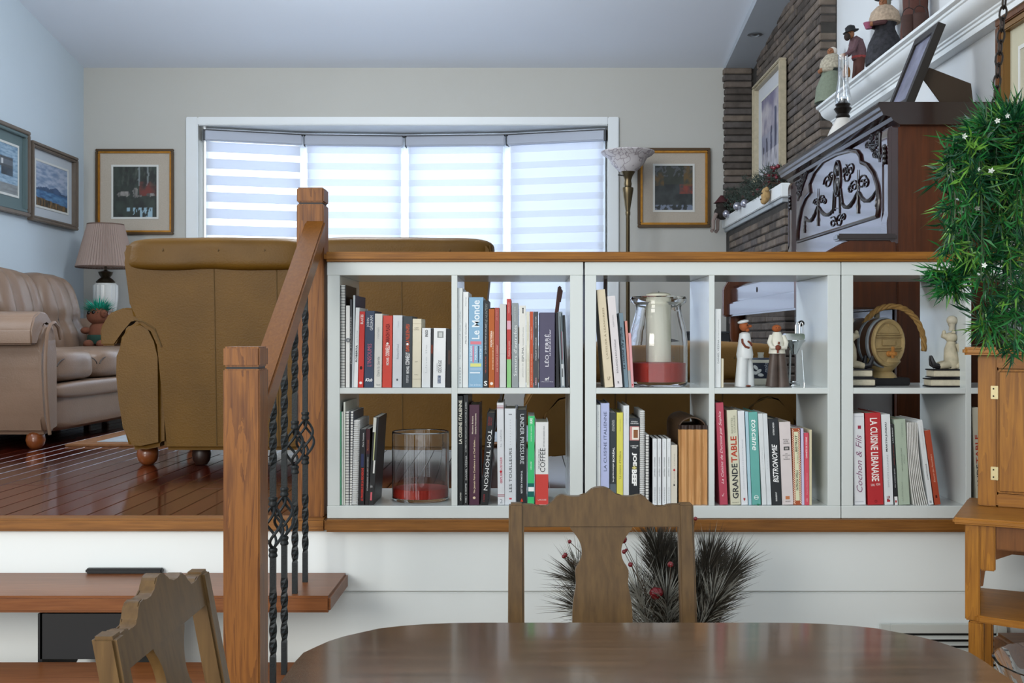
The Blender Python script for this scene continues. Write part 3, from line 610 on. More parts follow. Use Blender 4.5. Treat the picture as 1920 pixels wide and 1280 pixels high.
# --- lower row, first cubby (E)
E = (610, 720, 4.924); yb = 1112
book(E, ZF, 135, 148, 250, 137, 149, yb, '#57b489', 'soft', 'thin green folder against the side panel on the lower shelf', depth=.22)
book(E, ZF, 150, 163, 252, 151, 163, yb, '#d9ddd9', 'soft', 'thin white folder next to the green one', depth=.22)
book(E, ZF, 168, 184, 162, 166, 183, yb, '#d3d6cc', 'soft', 'tall cream folder standing above the coil notebooks', depth=.23)
book(E, ZF, 186, 217, 250, 183, 215, yb, '#e4e6e6', 'spiral', 'black coil bound notebook, first of the two dark coils', depth=.21)
book(E, ZF, 228, 262, 250, 218, 246, yb, '#e4e6e6', 'spiral', 'black coil bound notebook, second of the two dark coils', side='#5d6370', depth=.21)
book(E, ZF, 266, 320, 330, 246, 300, yb, '#dfe1e0', 'comb', 'white comb bound booklet next to the dark coil notebooks', depth=.2)
book(E, ZF, 318, 374, 412, 302, 360, yb, '#1b1c20', 'soft', 'black manual with a tall red title near the empty glass cylinder', [('LE PROCESSUS DE LA RECHERCHE', 770, 1072, .42, .8, '#d53a30', 'u', B), ('Marie Fontaine', 445, 575, .5, .72, '#e2e3e4', 'u')], [(640, 760, .3, .75, '#2b3358')], depth=.19)
book(E, ZF, 377, 414, 406, 366, 402, yb, '#1e1b1d', 'soft', 'slim black and maroon book between the manual and the photo book', [('COMPRENDRE UN ART NOUVEAU', 670, 980, .4, .7, '#c9c9c9', 'u'), ('Pierre Louis', 510, 610, .3, .7, '#b06a3a', 'u', I)], [(410, 640, 0, 1, '#3f1d24')], depth=.19)
b_ = book(E, ZF, 440, 502, 300, 400, 440, yb, '#232426', 'soft', 'glossy black photo book leaning beside the empty glass cylinder', [('photos', 925, 960, .2, .6, '#cfd0d0', 'h')], [(305, 440, .0, .55, '#c9cac2'), (440, 700, .35, .55, '#b9bd8c'), (700, 820, .5, .8, '#d8d8d4'), (995, 1070, .3, .62, '#c7606a')], depth=.19)
# --- lower row, second cubby (F)
Ff = (840, 720, 4.922); yb = 1126
book(Ff, ZF, 88, 139, 118, 90, 138, yb, '#1e2123', 'hard', 'tall black hardback with a condensed cream title against the divider', [('LA CUISINE ITALIENNE', 158, 560, .2, .82, '#e6e3d4', 'u', B), ('GRÜND', 1010, 1085, .36, .68, '#d9d8d0', 'u', B)], depth=.25)
book(Ff, ZF, 142, 188, 110, 141, 187, yb, '#222324', 'soft', 'tall black book with small white spine lettering, second from the divider', [('DANIEL VÉZINA', 670, 895, .32, .74, '#dcdedd', 'u'), ('AU DÉBUT DU RESTAURANT LAURIE RAPHAËL À QUÉBEC', 175, 640, .36, .66, '#dcdedd', 'u', B), ('TOME 1   80 RECETTES', 925, 1105, .4, .66, '#dcdedd', 'u', B)], depth=.25)
b_ = book(Ff, ZF, 193, 292, 201, 196, 288, yb, '#4c2b3d', 'hard', 'plum hardback with pale gold handwritten style lettering', [('Ne Jamais Faire Confiance à un Chef Italien…', 500, 1015, .42, .64, '#dcc9a8', 'u', B), ('Massimo Bottura', 305, 470, .26, .4, '#e4d8c4', 'u', B), ('Osteria Francescana', 280, 472, .56, .7, '#e4d8c4', 'u', B)], depth=.22)
disc(b_, 0, .022, '#dcc9a8', .004)
book(Ff, ZF, 360, 436, 274, 298, 370, yb, '#1f2022', 'hard', 'black hardback tilted to one side with large white capitals', [('TOM THOMSON', 432, 992, .28, .78, '#e9eaea', 'd'), ('DAVID', 315, 395, .22, .42, '#a23438', 'd'), ('SILCOX', 320, 392, .5, .7, '#a23438', 'd'), ('FIREFLY', 1030, 1100, .3, .5, '#a23438', 'd')], depth=.22)
b_ = book(Ff, ZF, 447, 518, 182, 462, 520, yb, '#d6d9dd', 'hard', 'white hardback with fine red double bands and a red spot', [('GENTIL REPAS & DE VALEUR', 685, 925, .38, .7, '#c0506a', 'u', B), ('la table', 430, 590, .45, .62, '#9096a0', 'u'), ('2', 1070, 1110, .3, .7, '#8a9098', 'h')], [(210, 215, 0, 1, '#9a4050'), (224, 229, 0, 1, '#9a4050'), (236, 240, 0, 1, '#9a4050'), (1028, 1033, 0, 1, '#9a4050'), (1042, 1047, 0, 1, '#9a4050')], depth=.2)
disc(b_, 0, .101, '#bf2433', .0036)
book(Ff, ZF, 521, 629, 236, 524, 628, yb, '#d3d8dd', 'hard', 'thick pale grey hardback with widely spaced dark capitals', [('LES TOUILLEURS', 600, 1006, .38, .64, '#2d3136', 'u'), ('. . . . . . . . . .', 340, 570, .46, .54, '#9aa1a8', 'u')], [(285, 295, .35, .65, '#8a9097'), (1060, 1075, .4, .62, '#c8364a')], depth=.2)
book(Ff, ZF, 632, 728, 246, 632, 726, yb, '#24272a', 'hard', 'black hardback with large silver capitals behind the chair post', [('UNDER PRESSURE', 286, 748, .34, .74, '#d3d8dc', 'd'), ('THOMAS KELLER', 808, 1022, .42, .58, '#d3d8dc', 'd', B), ('▲', 1062, 1095, .38, .66, '#d0452f', 'h')], depth=.24)
book(Ff, ZF, 736, 804, 306, 736, 792, yb, '#3fbf74', 'soft', 'bright green slim book behind the chair crest', [('ULIKE', 325, 380, .28, .66, '#f1f6f2', 'u', B), ('comptoir des cuisiniers', 395, 540, .4, .58, '#d6f0e0', 'u', B), ('LIBRAIRE', 725, 800, .4, .58, '#c9ead6', 'u', B)], [(925, 1050, 0, 1, '#14635c'), (960, 1000, .1, .98, '#f0f4f2')], depth=.18)
book(Ff, ZF, 804, 930, 370, 806, 925, yb+8, '#dfe0df', 'hard', 'white over red hardback with a large narrow serif title, behind the chair crest', [('COFFEE', 610, 830, .36, .76, '#2a2c30', 'u'), ('GRAND LIVRE DU', 620, 800, .22, .33, '#50545a', 'u'), ('HISTOIRE DES GRANDS CRUS', 405, 600, .6, .72, '#6d7278', 'u'), ('LAROUSSE', 1078, 1092, .2, .85, '#f2d8d4', 'h')], [(850, 1130, 0, 1, '#c94640')], depth=.2)
# --- lower row, third cubby (G)
G = (1090, 720, 4.923); yb = 1124
book(G, ZF, 139, 176, 200, 140, 176, yb, '#d9dedf', 'soft', 'thin white book with faint print beside the lavender hardback', [('petit livre', 260, 590, .42, .66, '#b9c0c4', 'u')], depth=.22)
book(G, ZF, 178, 261, 184, 179, 259, yb, '#b3bbe0', 'hard', 'lavender hardback with slate serif capitals', [('LA CUISINE ITALIENNE', 262, 812, .34, .68, '#4d5672', 'u')], depth=.24)
book(G, ZF, 262, 322, 270, 264, 322, yb, '#31393d', 'soft', 'dark photographic book with a white title beside the yellow book', [('La garde-manger', 735, 910, .38, .68, '#e4e6e6', 'u', B), ('BORÉAL', 592, 728, .36, .72, '#eceeee', 'u', B), ('Jean-Luc Boulay', 340, 440, .34, .5, '#dfe1e1', 'u', B), ('Arnaud Marchand', 340, 445, .56, .7, '#dfe1e1', 'u', B)], [(930, 1100, 0, 1, '#59646c')], depth=.22)
book(G, ZF, 326, 386, 272, 326, 386, yb, '#d6d160', 'hard', 'yellow hardback with a thin olive title', [('La cuisine d’Héléna', 625, 880, .34, .66, '#8a8540', 'u'), ('HÉLÉNA LOUREIRO', 330, 445, .44, .58, '#8a8540', 'u')], depth=.22)
book(G, ZF, 388, 443, 206, 388, 440, yb, '#d7dce0', 'hard', 'tall pale grey hardback between the yellow and the black books', [('manger avec art', 240, 380, .4, .6, '#b4bcc3', 'u')], depth=.23)
book(G, ZF, 444, 538, 320, 442, 534, yb, '#26292d', 'hard', 'black hardback with a plate photograph and fat white letters', [('JOE', 640, 765, .25, .75, '#f4f4f2', 'd', {'bold': .05}), ('BEEF', 795, 945, .25, .75, '#f4f4f2', 'd', {'bold': .05}), ('L’ART DE', 572, 583, .12, .88, '#eceded', 'h', B), ('VIVRE', 588, 600, .25, .7, '#eceded', 'h', B), ('DAVID MCMILLAN', 348, 360, .15, .8, '#e0e1e1', 'h', B), ('MORIN ERICKSON', 366, 378, .1, .9, '#e0e1e1', 'h', B), ('+', 760, 800, .28, .72, '#d2c87e', 'h', {'bold': .06})],
     [(398, 528, .02, .98, '#c98a86'), (405, 520, .25, .95, '#e8e2d8'), (430, 505, .4, .85, '#8a5a3c')], depth=.22)
book(G, ZF, 541, 586, 255, 540, 582, yb, '#dcdedd', 'comb', 'white comb bound cookbook behind the chair crest', depth=.2)
book(G, ZF, 587, 632, 478, 586, 630, yb, '#dfe0e0', 'spiral', 'small wire bound notebook with black back beside the four thin white books', side='#202226', depth=.15)
pc = ['first of four thin white matching books with black boards, beside the wire bound notebook', 'second of four thin white matching books with black boards', 'third of four thin white matching books with black boards', 'last of four thin white matching books with black boards, beside the small cream book']
for i, (a, b) in enumerate(((657, 698), (702, 738), (746, 786), (789, 825))):
    book(G, ZF, a, b, 511, a, b, yb, '#dde1e3', 'soft', pc[i], [('petites cocottes', 682, 858, .32, .7, '#50565c', 'u'), ('cuisine', 540, 610, .42, .6, '#b2b8bc', 'u'), ('recettes', 960, 1100, .42, .62, '#8d9499', 'u')], side='#202226', depth=.14, group='four matching thin cookbooks')
b_ = book(G, ZF, 828, 888, 571, 828, 884, yb, '#d3cdbf', 'soft', 'small cream paperback with a red spot beside the fluted wooden box', [('le petit traité', 650, 930, .42, .6, '#a59d8c', 'u'), ('▪', 932, 948, .4, .6, '#2c2c2c', 'h')], depth=.12)
disc(b_, 0, .1055, '#b8323c', .0032)
# fluted wine box with a dark arched lid
r = thing('wine_box', 'fluted tan wooden box with a dark brown arched leather lid', 'box', (sx(1301), SY+.02, ZF+.0005))
bx0, bx1 = sx(1274.5), sx(1328); bz1 = H-(798-CY)*S; yb0, yb1 = SY+.02, SY+.31
wv = []
n = 40
for i in range(n+1):
    t = i/n; wv.append((bx0+(bx1-bx0)*t, yb0-.0035*math.cos(t*2*math.pi*4)))
M_flute = wood('fluted_pine', '#a87440', '#c99a66', 'z', 20, 14, rough=.5)
MB().prism(wv+[(bx1, yb0+.02), (bx0, yb0+.02)], 'z', ZF+.0006, H-(806-CY)*S).build('fluted_front', M_flute, r, smooth=True, ang=60)
M_lid = mat('brown_lid_leather', '#4e3a29', .5, var=.12, bump=.15)
MB().box(bx0, bx1, yb0+.02, yb1, ZF+.0006, bz1-.01).build('body', M_lid, r)
MB().prism(wv+[(bx1, yb0+.02), (bx0, yb0+.02)], 'z', H-(806-CY)*S, bz1, M=Matrix.Identity(4)).build('dark_band', mat('wenge', '#33231c', .5), r)
xc, hwid = (bx0+bx1)/2, (bx1-bx0)/2
arc = [(xc+hwid*math.cos(math.pi*k/12), bz1-.012+.036*math.sin(math.pi*k/12)) for k in range(13)]
arc2 = [(xc+(hwid-.003)*math.cos(math.pi*k/12), bz1-.0125+.033*math.sin(math.pi*k/12)) for k in range(13)][::-1]
MB().prism(arc+arc2, 'y', yb0+.012, yb1).build('arched_lid', M_lid, r)
# --- lower row, fourth cubby (H)
Hf = (1320, 720, 4.921); yb = 1126
book(Hf, ZF, 105, 179, 181, 146, 222, yb, '#b3475a', 'hard', 'rose red hardback with white script leaning on the cream hardback', [('La Cuisine de Ducasse par Sophie', 262, 930, .3, .72, '#eed6da', 'u', I), ('✓', 1015, 1050, .3, .6, '#eed6da', 'h')], depth=.21)
book(Hf, ZF, 212, 305, 250, 246, 342, yb, '#cfcdb6', 'hard', 'cream hardback with huge red and charcoal capitals', [('GRANDE', 745, 1068, .22, .82, '#33363a', 'u', B), ('TABLE', 492, 735, .22, .82, '#b5402c', 'u', B), ('RECETTES', 320, 465, .34, .52, '#8d907e', 'u'), ('CULINAIRE', 300, 460, .6, .78, '#8d907e', 'u'), ('MARABOUT', 1100, 1108, .15, .85, '#6d6d5e', 'h')], depth=.22)
book(Hf, ZF, 308, 373, 258, 346, 404, yb, '#dcdfe3', 'soft', 'white paperback with faint grey capitals beside the huge lettered cream hardback', [('CUISINE DU MARCHÉ DE JEAN-PAUL BOCUSE', 520, 980, .4, .62, '#a4abb5', 'u'), ('♥', 1060, 1090, .35, .65, '#a83a40', 'h')], depth=.21)
book(Hf, ZF, 379, 408, 265, 412, 440, yb, '#aac9d6', 'soft', 'thin light blue book beside the teal hardback', depth=.21)
b_ = book(Hf, ZF, 409, 495, 268, 444, 526, yb, '#64aaa2', 'hard', 'teal hardback with white script and a hanging green ribbon', [('toscane', 338, 622, .25, .78, '#eef5f3', 'd', {'shear': .25, 'bold': .01})], depth=.21)
m = MB(); m.lathe([(.0052, 0), (.0068, 0), (.0068, -.0006), (.0052, -.0006)], n=20, axis='y', cap=False, M=Matrix.Translation((0, -.0008, .0225))); m.box(-.007, .007, -.0012, -.0008, .0215, .0235); m.build('emblem', flat('b', '#e6f2f0'), b_, local=True)
MB().prism([(0, .004), (.006, .004), (.005, -.006), (.0015, -.022), (.003, -.008)], 'y', -.007, -.006).build('ribbon', mat('green_ribbon', '#1d7a54', .5), b_, local=True)
book(Hf, ZF, 498, 540, 283, 536, 580, yb, '#d6dbdd', 'soft', 'plain white book, first of two twins between the teal and the black books', [('terroir', 580, 800, .45, .6, '#bcc4c8', 'u')], depth=.2)
book(Hf, ZF, 541, 583, 284, 582, 624, yb, '#d2d8db', 'soft', 'plain white book, second of two twins, touching the black hardback', [('terroir', 580, 800, .45, .6, '#bcc4c8', 'u')], depth=.2)
book(Hf, ZF, 586, 686, 330, 627, 718, yb, '#25292d', 'hard', 'black hardback with big bold slanted white capitals', [('BISTRONOMIE', 565, 920, .24, .78, '#f2f3f3', 'u', BI), ('KATERINE MEISSEN', 365, 482, .42, .58, '#e1e3e3', 'u', B), ('MARABOUT', 1008, 1092, .4, .56, '#e1e3e3', 'u', B)], depth=.2)
b_ = book(Hf, ZF, 690, 800, 360, 724, 826, yb, '#d5cccb', 'hard', 'thick pinkish white hardback with stacked small black capitals', [('PASSER À', 515, 527, .28, .8, '#3c3a3c', 'h'), ('NOTRE', 533, 545, .34, .74, '#3c3a3c', 'h'), ('TRADUIRA', 551, 563, .26, .84, '#3c3a3c', 'h'), ('LES', 648, 658, .42, .64, '#3c3a3c', 'h'), ('PETITS PLATS', 664, 674, .2, .88, '#3c3a3c', 'h'), ('DES', 680, 690, .42, .64, '#3c3a3c', 'h'), ('TROISGROS', 698, 710, .24, .84, '#3c3a3c', 'h'), ('ROBERT LAFFONT', 1088, 1100, .28, .74, '#6a5c5a', 'h')], [(588, 622, .32, .82, '#3a3a3a'), (596, 614, .42, .72, '#a8a29e'), (1045, 1075, .3, .68, '#c07a50')], depth=.19)
chk = []
for i in range(34):
    for j in (0, 1):
        chk.append((425+i*20.4+(10 if j else 0), 435+i*20.4+(10 if j else 0), .02+j*.09, .11+j*.09, '#e8d8c4')); chk.append((425+i*20.4+(10 if j else 0), 435+i*20.4+(10 if j else 0), .80+j*.09, .89+j*.09, '#e8d8c4'))
book(Hf, ZF, 806, 888, 418, 830, 900, yb, '#a5522e', 'soft', 'red and white checked paperback with an ivory title strip', [('BISTROT', 480, 632, .36, .64, '#33342c', 'u', B), ('PATRICIA WELLS', 805, 990, .36, .64, '#33342c', 'u', B), ('la cuisine de', 640, 740, .5, .66, '#55564a', 'u')], [(450, 1085, .25, .76, '#d9d9b8')]+chk, depth=.18)
book(Hf, ZF, 891, 920, 420, 905, 925, yb, '#c6c4e0', 'soft', 'thin lavender booklet between the checked paperback and the coral notebook', depth=.18)
book(Hf, ZF, 924, 966, 460, 928, 974, yb, '#cf4d60', 'soft', 'coral pink slim book with white capitals', [('CARNETS DE CUISINE', 500, 695, .3, .62, '#f6e2e4', 'u', B), ('Carnets d’Hubert Delorme', 830, 1030, .4, .62, '#eeb6be', 'u'), ('solar', 1060, 1095, .35, .6, '#f4dade', 'u')], depth=.15)
book(Hf, ZF, 968, 1000, 432, 978, 990, yb, '#cfc7a6', 'soft', 'thin cream booklet with ragged pages last beside the coral book', depth=.16)
# --- lower row, fifth cubby (I)
If = (1580, 720, 4.923); yb = 1118
book(If, ZF, 97, 193, 272, 103, 222, yb, '#dcdfe3', 'hard', 'white hardback with large violet script against the third unit side', [('Cochon & Fils', 470, 1000, .2, .72, '#8a5f7c', 'u', I)], [(1085, 1092, .05, .8, '#b9bec6'), (300, 304, .1, .9, '#b9bec6'), (385, 415, .42, .7, '#9a3348')], depth=.21)
b_ = book(If, ZF, 206, 351, 268, 233, 382, yb, '#b32b30', 'hard', 'very thick red hardback with condensed white capitals', [('LA CUISINE LIBANAISE', 315, 900, .28, .76, '#f3ebe8', 'd', B), ('KAMAL', 922, 945, .22, .48, '#eec6c4', 'h', B), ('MOUZAWAK', 918, 940, .55, .82, '#eec6c4', 'h', B)], depth=.22)
MB().lathe([(.003, 0), (.004, 0), (.004, -.0005), (.003, -.0005)], n=18, axis='y', cap=False, M=Matrix.Translation((0, -.0006, .011))).build('emblem', flat('b', '#6d1519'), b_, local=True)
book(If, ZF, 354, 438, 281, 390, 470, yb, '#dbe0e2', 'soft', 'white paperback with spaced black and grey capitals beside the thick red hardback', [('MARTIN JUNEAU', 355, 625, .36, .62, '#2a2d31', 'u', B), ('SIMPLICITÉ CULINAIRE', 655, 955, .38, .6, '#9aa2a8', 'u'), ('LP', 1035, 1070, .25, .62, '#7a2a30', 'h', B)], [(1070, 1090, .25, .62, '#b23038')], depth=.21)
book(If, ZF, 443, 468, 372, 478, 512, yb, '#26292c', 'soft', 'thin black cookbook with tiny white lettering next to the sage green one', [('the antique garlic', 780, 960, .35, .65, '#d6d8d8', 'u', B), ('mardis au terroir', 560, 750, .4, .62, '#9a4a40', 'u', B), ('LAURENT', 400, 545, .38, .64, '#d6d8d8', 'u', B)], [(1040, 1118, 0, 1, '#e0e2e2'), (1075, 1095, .2, .7, '#b23038')], depth=.2)
book(If, ZF, 474, 580, 326, 518, 624, yb, '#a9b8a6', 'hard', 'sage green hardback with faint dark lettering', [('MES LEÇONS DE CAFÉ', 590, 810, .4, .56, '#68756a', 'u', I), ('d’hiver', 650, 740, .62, .74, '#7d8a7e', 'u', I), ('Le Gras Sélect', 905, 1080, .3, .42, '#8a978a', 'u'), ('recettes', 360, 490, .55, .72, '#97a496', 'u')], depth=.2)
# curled up block of bent pages
r = thing('bent_magazine', 'floppy white magazine whose pages curl down beside the sage green hardback', 'magazine', ((If[0]+690/If[2]-CX)*SB, YB, ZF+.0006))
for k in range(7):
    t = k/6; pts = []
    for i in range(13):
        v = i/12; z = .0005+v*.248-.004*t*(1-v)
        x = (597+t*88+(1-v)**2.2*(60+t*38))/If[2]*SB
        pts.append((x, z))
    x_ = lambda p: p[0]+(If[0]-CX)*SB
    th = .0019
    MB().prism([(x_(p), ZF+.0006+p[1]) for p in pts]+[(x_(p)+th, ZF+.0006+p[1]) for p in pts[::-1]], 'y', YB+.002*k*0, YB+.19).build('page_fold', M_pagew, r)
book(If, ZF, 688, 736, 335, 795, 840, yb, '#dce0e2', 'soft', 'white paperback leaning over the curled magazine', [('LA PETITE ITALIE', 740, 885, .42, .62, '#2f3337', 'u', B), ('restaurant et cuisine', 390, 600, .46, .62, '#b0b6ba', 'u'), ('II', 1078, 1100, .3, .6, '#2f3337', 'h')], depth=.2)
b_ = book(If, ZF, 752, 808, 428, 850, 906, yb, '#a94a33', 'soft', 'rust red paperback with slanted pale lettering leaning last on the third unit', [('Encore des Pourchiers', 650, 910, .38, .66, '#e6bea8', 'u', I)], [(1030, 1055, .3, .6, '#4a1c14')], side='#8a3524', depth=.2)
# glimpse of one more book through the hidden cubby
book((1580, 720, 4.923), ZF, 1192, 1250, 218, 1238, 1300, 1118, '#b9b6a6', 'hard', 'cream and red cookbook half hidden behind the tall wooden cabinet', [('GRANDE', 745, 1068, .22, .82, '#33363a', 'u', B), ('TABLE', 470, 735, .22, .82, '#a03a2c', 'u', B)], depth=.2)
# ------------------------------------------------------------------ living room
M_tan = mat('tan_leather', '#634512', .45, spec=.28, var=.14, vscale=5, bump=.12, bscale=140)
M_tand = mat('tan_leather_seam', '#5e4722', .6)
M_taupe = mat('taupe_leather', '#826a58', .36, spec=.5, var=.08, vscale=5, bump=.10, bscale=120)
M_tauped = mat('taupe_leather_seam', '#4e4642', .6)
M_foot = mat('turned_foot_wood', '#7d431f', .28, coat=.4, var=.15, vscale=20)
def foot(parent, x, y, r=.046, h=.09, local=True):
    MB().lathe([(.012, 0), (.024, .002), (r*.86, h*.22), (r, h*.5), (r*.9, h*.78), (r*.5, h*.98), (.02, h)], (x, y, 0), 18).build('foot', M_foot, parent, local=local, smooth=True)
def sofa(label, cat, name, loc, rz, W, Dp, ncush, Ms, Mseam, HB, HA, HS, tufted=False, back_h0=.07, group=None, toproll=True, arm=.20, feet=True):
    """local frame: x across, y from the back (0) to the front (Dp), z up; W outer width"""
    r = thing(name, label, cat, loc, rz)
    iw = W-2*arm
    # base
    MB().soft((0, Dp*.5, back_h0+.12), (iw/2+.06, Dp*.5-.04, .13), 8, 10).build('base', Ms, r, local=True, smooth=True)
    # outer back: leaning panel, wider towards the top
    out = [(.195, back_h0), (.193, HA-.15), (.165, HA-.085), (.12, HA-.055), (.078, HA-.048), (.066, HA+.02), (.058, HA+.10), (.048, HA+.19), (.04, HB-.03), (.06, HB-.005)]
    if HB < HA+.2: out = [(.195, back_h0), (.193, HA-.15), (.165, HA-.085), (.12, HA-.05), (.10, HB-.03), (.12, HB-.01)]
    P = [(-W/2+a, z) for a, z in out]+[(W/2-a, z) for a, z in out[::-1]]
    m = MB().prism(P, 'y', .0, .20, bev=.018, seg=3)
    lean = lambda z: -.05*(z-back_h0-.2)/(HB-back_h0)
    for v in m.bm.verts: v.co.y += lean(v.co.z)
    bk = m.build('outer_back', Ms, r, local=True, smooth=True, ang=50)
    for u in ((-.39, -.13, .13, .39) if W > 1.3 else (-.20, -.16, .16, .20)):
        MB().tube([(u, lean(z)-.0006, z) for z in [back_h0+.02+(HB-.10-back_h0)*k/8 for k in range(9)]], .0024, 5).build('seam', Mseam, bk, local=True)
    for sg in (-1, 1):
        MB().tube([(sg*(W/2-a), lean(z)-.001, z) for a, z in ((.196, HA-.16), (.168, HA-.085), (.12, HA-.055), (.085, HA-.048))], .004, 6).build('piping', Mseam, bk, local=True)
    if toproll:     # pillow that folds over the top of the back
        for k in range(ncush):
            cw = (W-.09)/ncush; cx = -(W-.09)/2+cw*(k+.5)
            p = MB().soft((cx, .085, HB-.055), (cw/2+.006, .150, .072), 5.5, 16, wob=.016, wsc=5, seed=k+2)
            ob = p.build('back_pillow', Ms, r, local=True, smooth=True, ang=80)
            q = MB()
            for e in (-.55, .05, .55): q.tube([(cx+e*cw/2, (.085+0)-.152*math.cos(a), HB-.055+.073*math.sin(a)) for a in [.15+1.3*j/8 for j in range(9)]], .0028, 5)
            q.build('seam', Mseam, ob, local=True)
    for k in range(ncush):
        cw = iw/ncush; cx = -iw/2+cw*(k+.5)
        ch = (HB-HS+.06)/2
        m = MB().soft((cx, .27, HS-.05+ch), (cw/2-.004, .13, ch), 4, 16, wob=.008, wsc=7, seed=k)
        if tufted:
            for v in m.bm.verts:
                dx = (v.co.x-cx)/(cw/2)
                if v.co.y > .27:
                    g = math.exp(-((abs(dx)-.38)/.09)**2)*.55+math.exp(-((v.co.z-HS-.17)/.035)**2)*.45
                    v.co.y -= .045*g
                v.co.y -= .20*(v.co.z-HS-.05)/.5*.6
        bc = m.build('back_cushion', Ms, r, local=True, smooth=True, ang=80)
        if tufted:
            q = MB()
            for e in (-.38, .38):
                q.tube([(cx+e*cw/2, .345-.20*(z-.05)/.5*.6+.02*math.sin((z+.05)*5), HS+z) for z in [.1+.30*j/8 for j in range(9)]], .004, 5)
            q.tube([(cx-.38*cw/2+.38*cw*j/8, .35-.03, HS+.17) for j in range(9)], .004, 5)
            q.build('crease', Mseam, bc, local=True)
        s = MB().soft((cx, Dp*.5+.14, HS-.075), (cw/2-.004, Dp*.5-.17, .088), 4.5, 14, wob=.008, wsc=8, seed=k+5).build('seat_cushion', Ms, r, local=True, smooth=True, ang=80)
        MB().tube([(cx+(cw/2-.02)*math.cos(a)*1, Dp-.045, HS-.075+.05*math.sin(a)) for a in [math.pi*j/10 for j in range(11)]], .003, 5).build('seam', Mseam, s, local=True)
    MB().soft((0, Dp-.07, HS-.2), (iw/2, .05, .045), 4, 10).build('seat_rail', Ms, r, local=True, smooth=True)
    # arms: tapering scroll with a padded sleeve on top
    for sg in (-1, 1):
        xo = sg*W/2
        prof = [((.105 if feet else .04), back_h0), ((.055 if feet else .02), back_h0+.005), (.032 if feet else .012, .25*HA), (.013, .43*HA), (.004, .58*HA), (.006, .70*HA), (.024, HA-.10), (.06, HA-.06), (.105, HA-.048), (.15, HA-.07), (.18, HA-.13), (.197, HA-.20), (.2, back_h0+.02)]
        P = [(xo-sg*a, z) for a, z in prof]
        m = MB().prism(P, 'y', -.008, Dp-.03, bev=.02, seg=3); a = m.build('arm', Ms, r, local=True, smooth=True, ang=50)
        ring = [(-.068, HA-.155), (-.072, HA-.085), (-.035, HA-.02), (.03, HA+.005), (.1, HA+.0), (.165, HA-.045), (.212, HA-.15), (.198, HA-.155), (.174, HA-.09), (.14, HA-.052), (.1, HA-.038), (.055, HA-.048), (.015, HA-.095), (-.008, HA-.155)]
        Q = [(xo-sg*u, z) for u, z in ring]
        m = MB().prism(Q, 'y', .012, Dp-.045, bev=.012, seg=3); b = m.build('arm_pad', Ms, a, local=True, smooth=True, ang=60)
        m = MB()
        m.tube([(xo-sg*u, Dp-.012, z) for u, z in prof[1:11]], .009, 6); m.build('piping', Ms, a, local=True, smooth=True)
        for y in ((.10, Dp-.10) if feet else ()): foot(r, xo-sg*.10, y)
    return r
# tan loveseat seen from behind
lv = sofa('tan leather loveseat seen from behind, next to the stair newel', 'sofa', 'loveseat', (-.905, 4.66, FZ), 0, 1.62, .90, 2, M_tan, M_tand, .945, .665, .46)
MB().lathe([(.012, 0), (.024, .002), (.036, .02), (.04, .045), (.036, .07), (.02, .088)], (-.48, .10, 0), 16).build('foot', mat('shaded_foot', '#2c1a12', .4), lv, local=True, smooth=True)  # foot standing in shade, the shade put into its dark colour
# taupe sofa along the side wall, facing the room
sofa('tufted taupe leather sofa along the side wall below the two framed seascapes', 'sofa', 'sofa', (-3.19, 6.36, FZ), -math.pi/2, 2.06, .90, 3, M_taupe, M_tauped, .93, .665, .475, tufted=True, toproll=False)
# low tan armchair behind the shelves
ar = sofa('low tan leather armchair glimpsed through the open backed white shelves', 'armchair', 'armchair', (.535, 4.15, FZ), 0, .94, .80, 1, mat('tan_leather_lit', '#8a6530', .5, spec=.3, var=.12, vscale=5, bump=.12, bscale=140), M_tand, .51, .37, .32, back_h0=.10, feet=False)  # tan leather lightened here to stand in for light on the armchair
MB().box(-.34, .34, .05, .72, .0008, .11, bev=.01).build('plinth', mat('dark_plinth', '#3a2a20', .7), ar, local=True)
# rug
rug = thing('rug', 'pale grey rug with a tan border between the two sofas', 'rug', (-.6, 6.2, FZ))
MB().box(-2.30, 1.10, 5.55, 7.35, FZ+.0006, FZ+.012, bev=.004).build('border', mat('rug_border', '#8d6240', .95, var=.15, vscale=40, bump=.4, bscale=300), rug)
MB().box(-2.18, .98, 5.66, 7.24, FZ+.0118, FZ+.0145, bev=.001).build('field', mat('rug_field', '#aab0b6', .95, var=.12, vscale=12, bump=.5, bscale=300), rug)
MB().prism([(-1.95, 5.98), (-1.4, 5.99), (-1.41, 6.0), (-1.95, 5.995)], 'z', FZ+.0144, FZ+.0152).build('stripe', mat('rug_dark', '#4d5156', .95), rug)
# side table with the pleated lamp
st_ = thing('side_table', 'small dark wooden side table in the corner, carrying the pleated lamp', 'table', (-2.76, 7.66, FZ))
M_dkwood = wood('dark_table_wood', '#3a2820', '#543c2e', 'x', 16, 14, rough=.35)
MB().box(-3.02, -2.5, 7.46, 7.90, FZ+.56, FZ+.59, bev=.006).build('top', M_dkwood, st_)
MB().box(-2.99, -2.53, 7.49, 7.87, FZ+.48, FZ+.56).build('apron', M_dkwood, st_)
for x in (-2.98, -2.58):
    for y in (7.50, 7.82): MB().box(x, x+.04, y, y+.04, FZ+.0005, FZ+.48, bev=.004).build('leg', M_dkwood, st_)
lp = pt(198, 500, 7.66); lx = lp.x; zt_ = FZ+.5905
lm = thing('table_lamp', 'table lamp with a pleated mauve beige shade and ribbed white base', 'lamp', (lx, 7.66, zt_))
K = 7.66/F; zz = lambda y: H-(y-CY)*K
M_cer = mat('white_ceramic', '#cfd0cc', .22, coat=.3)
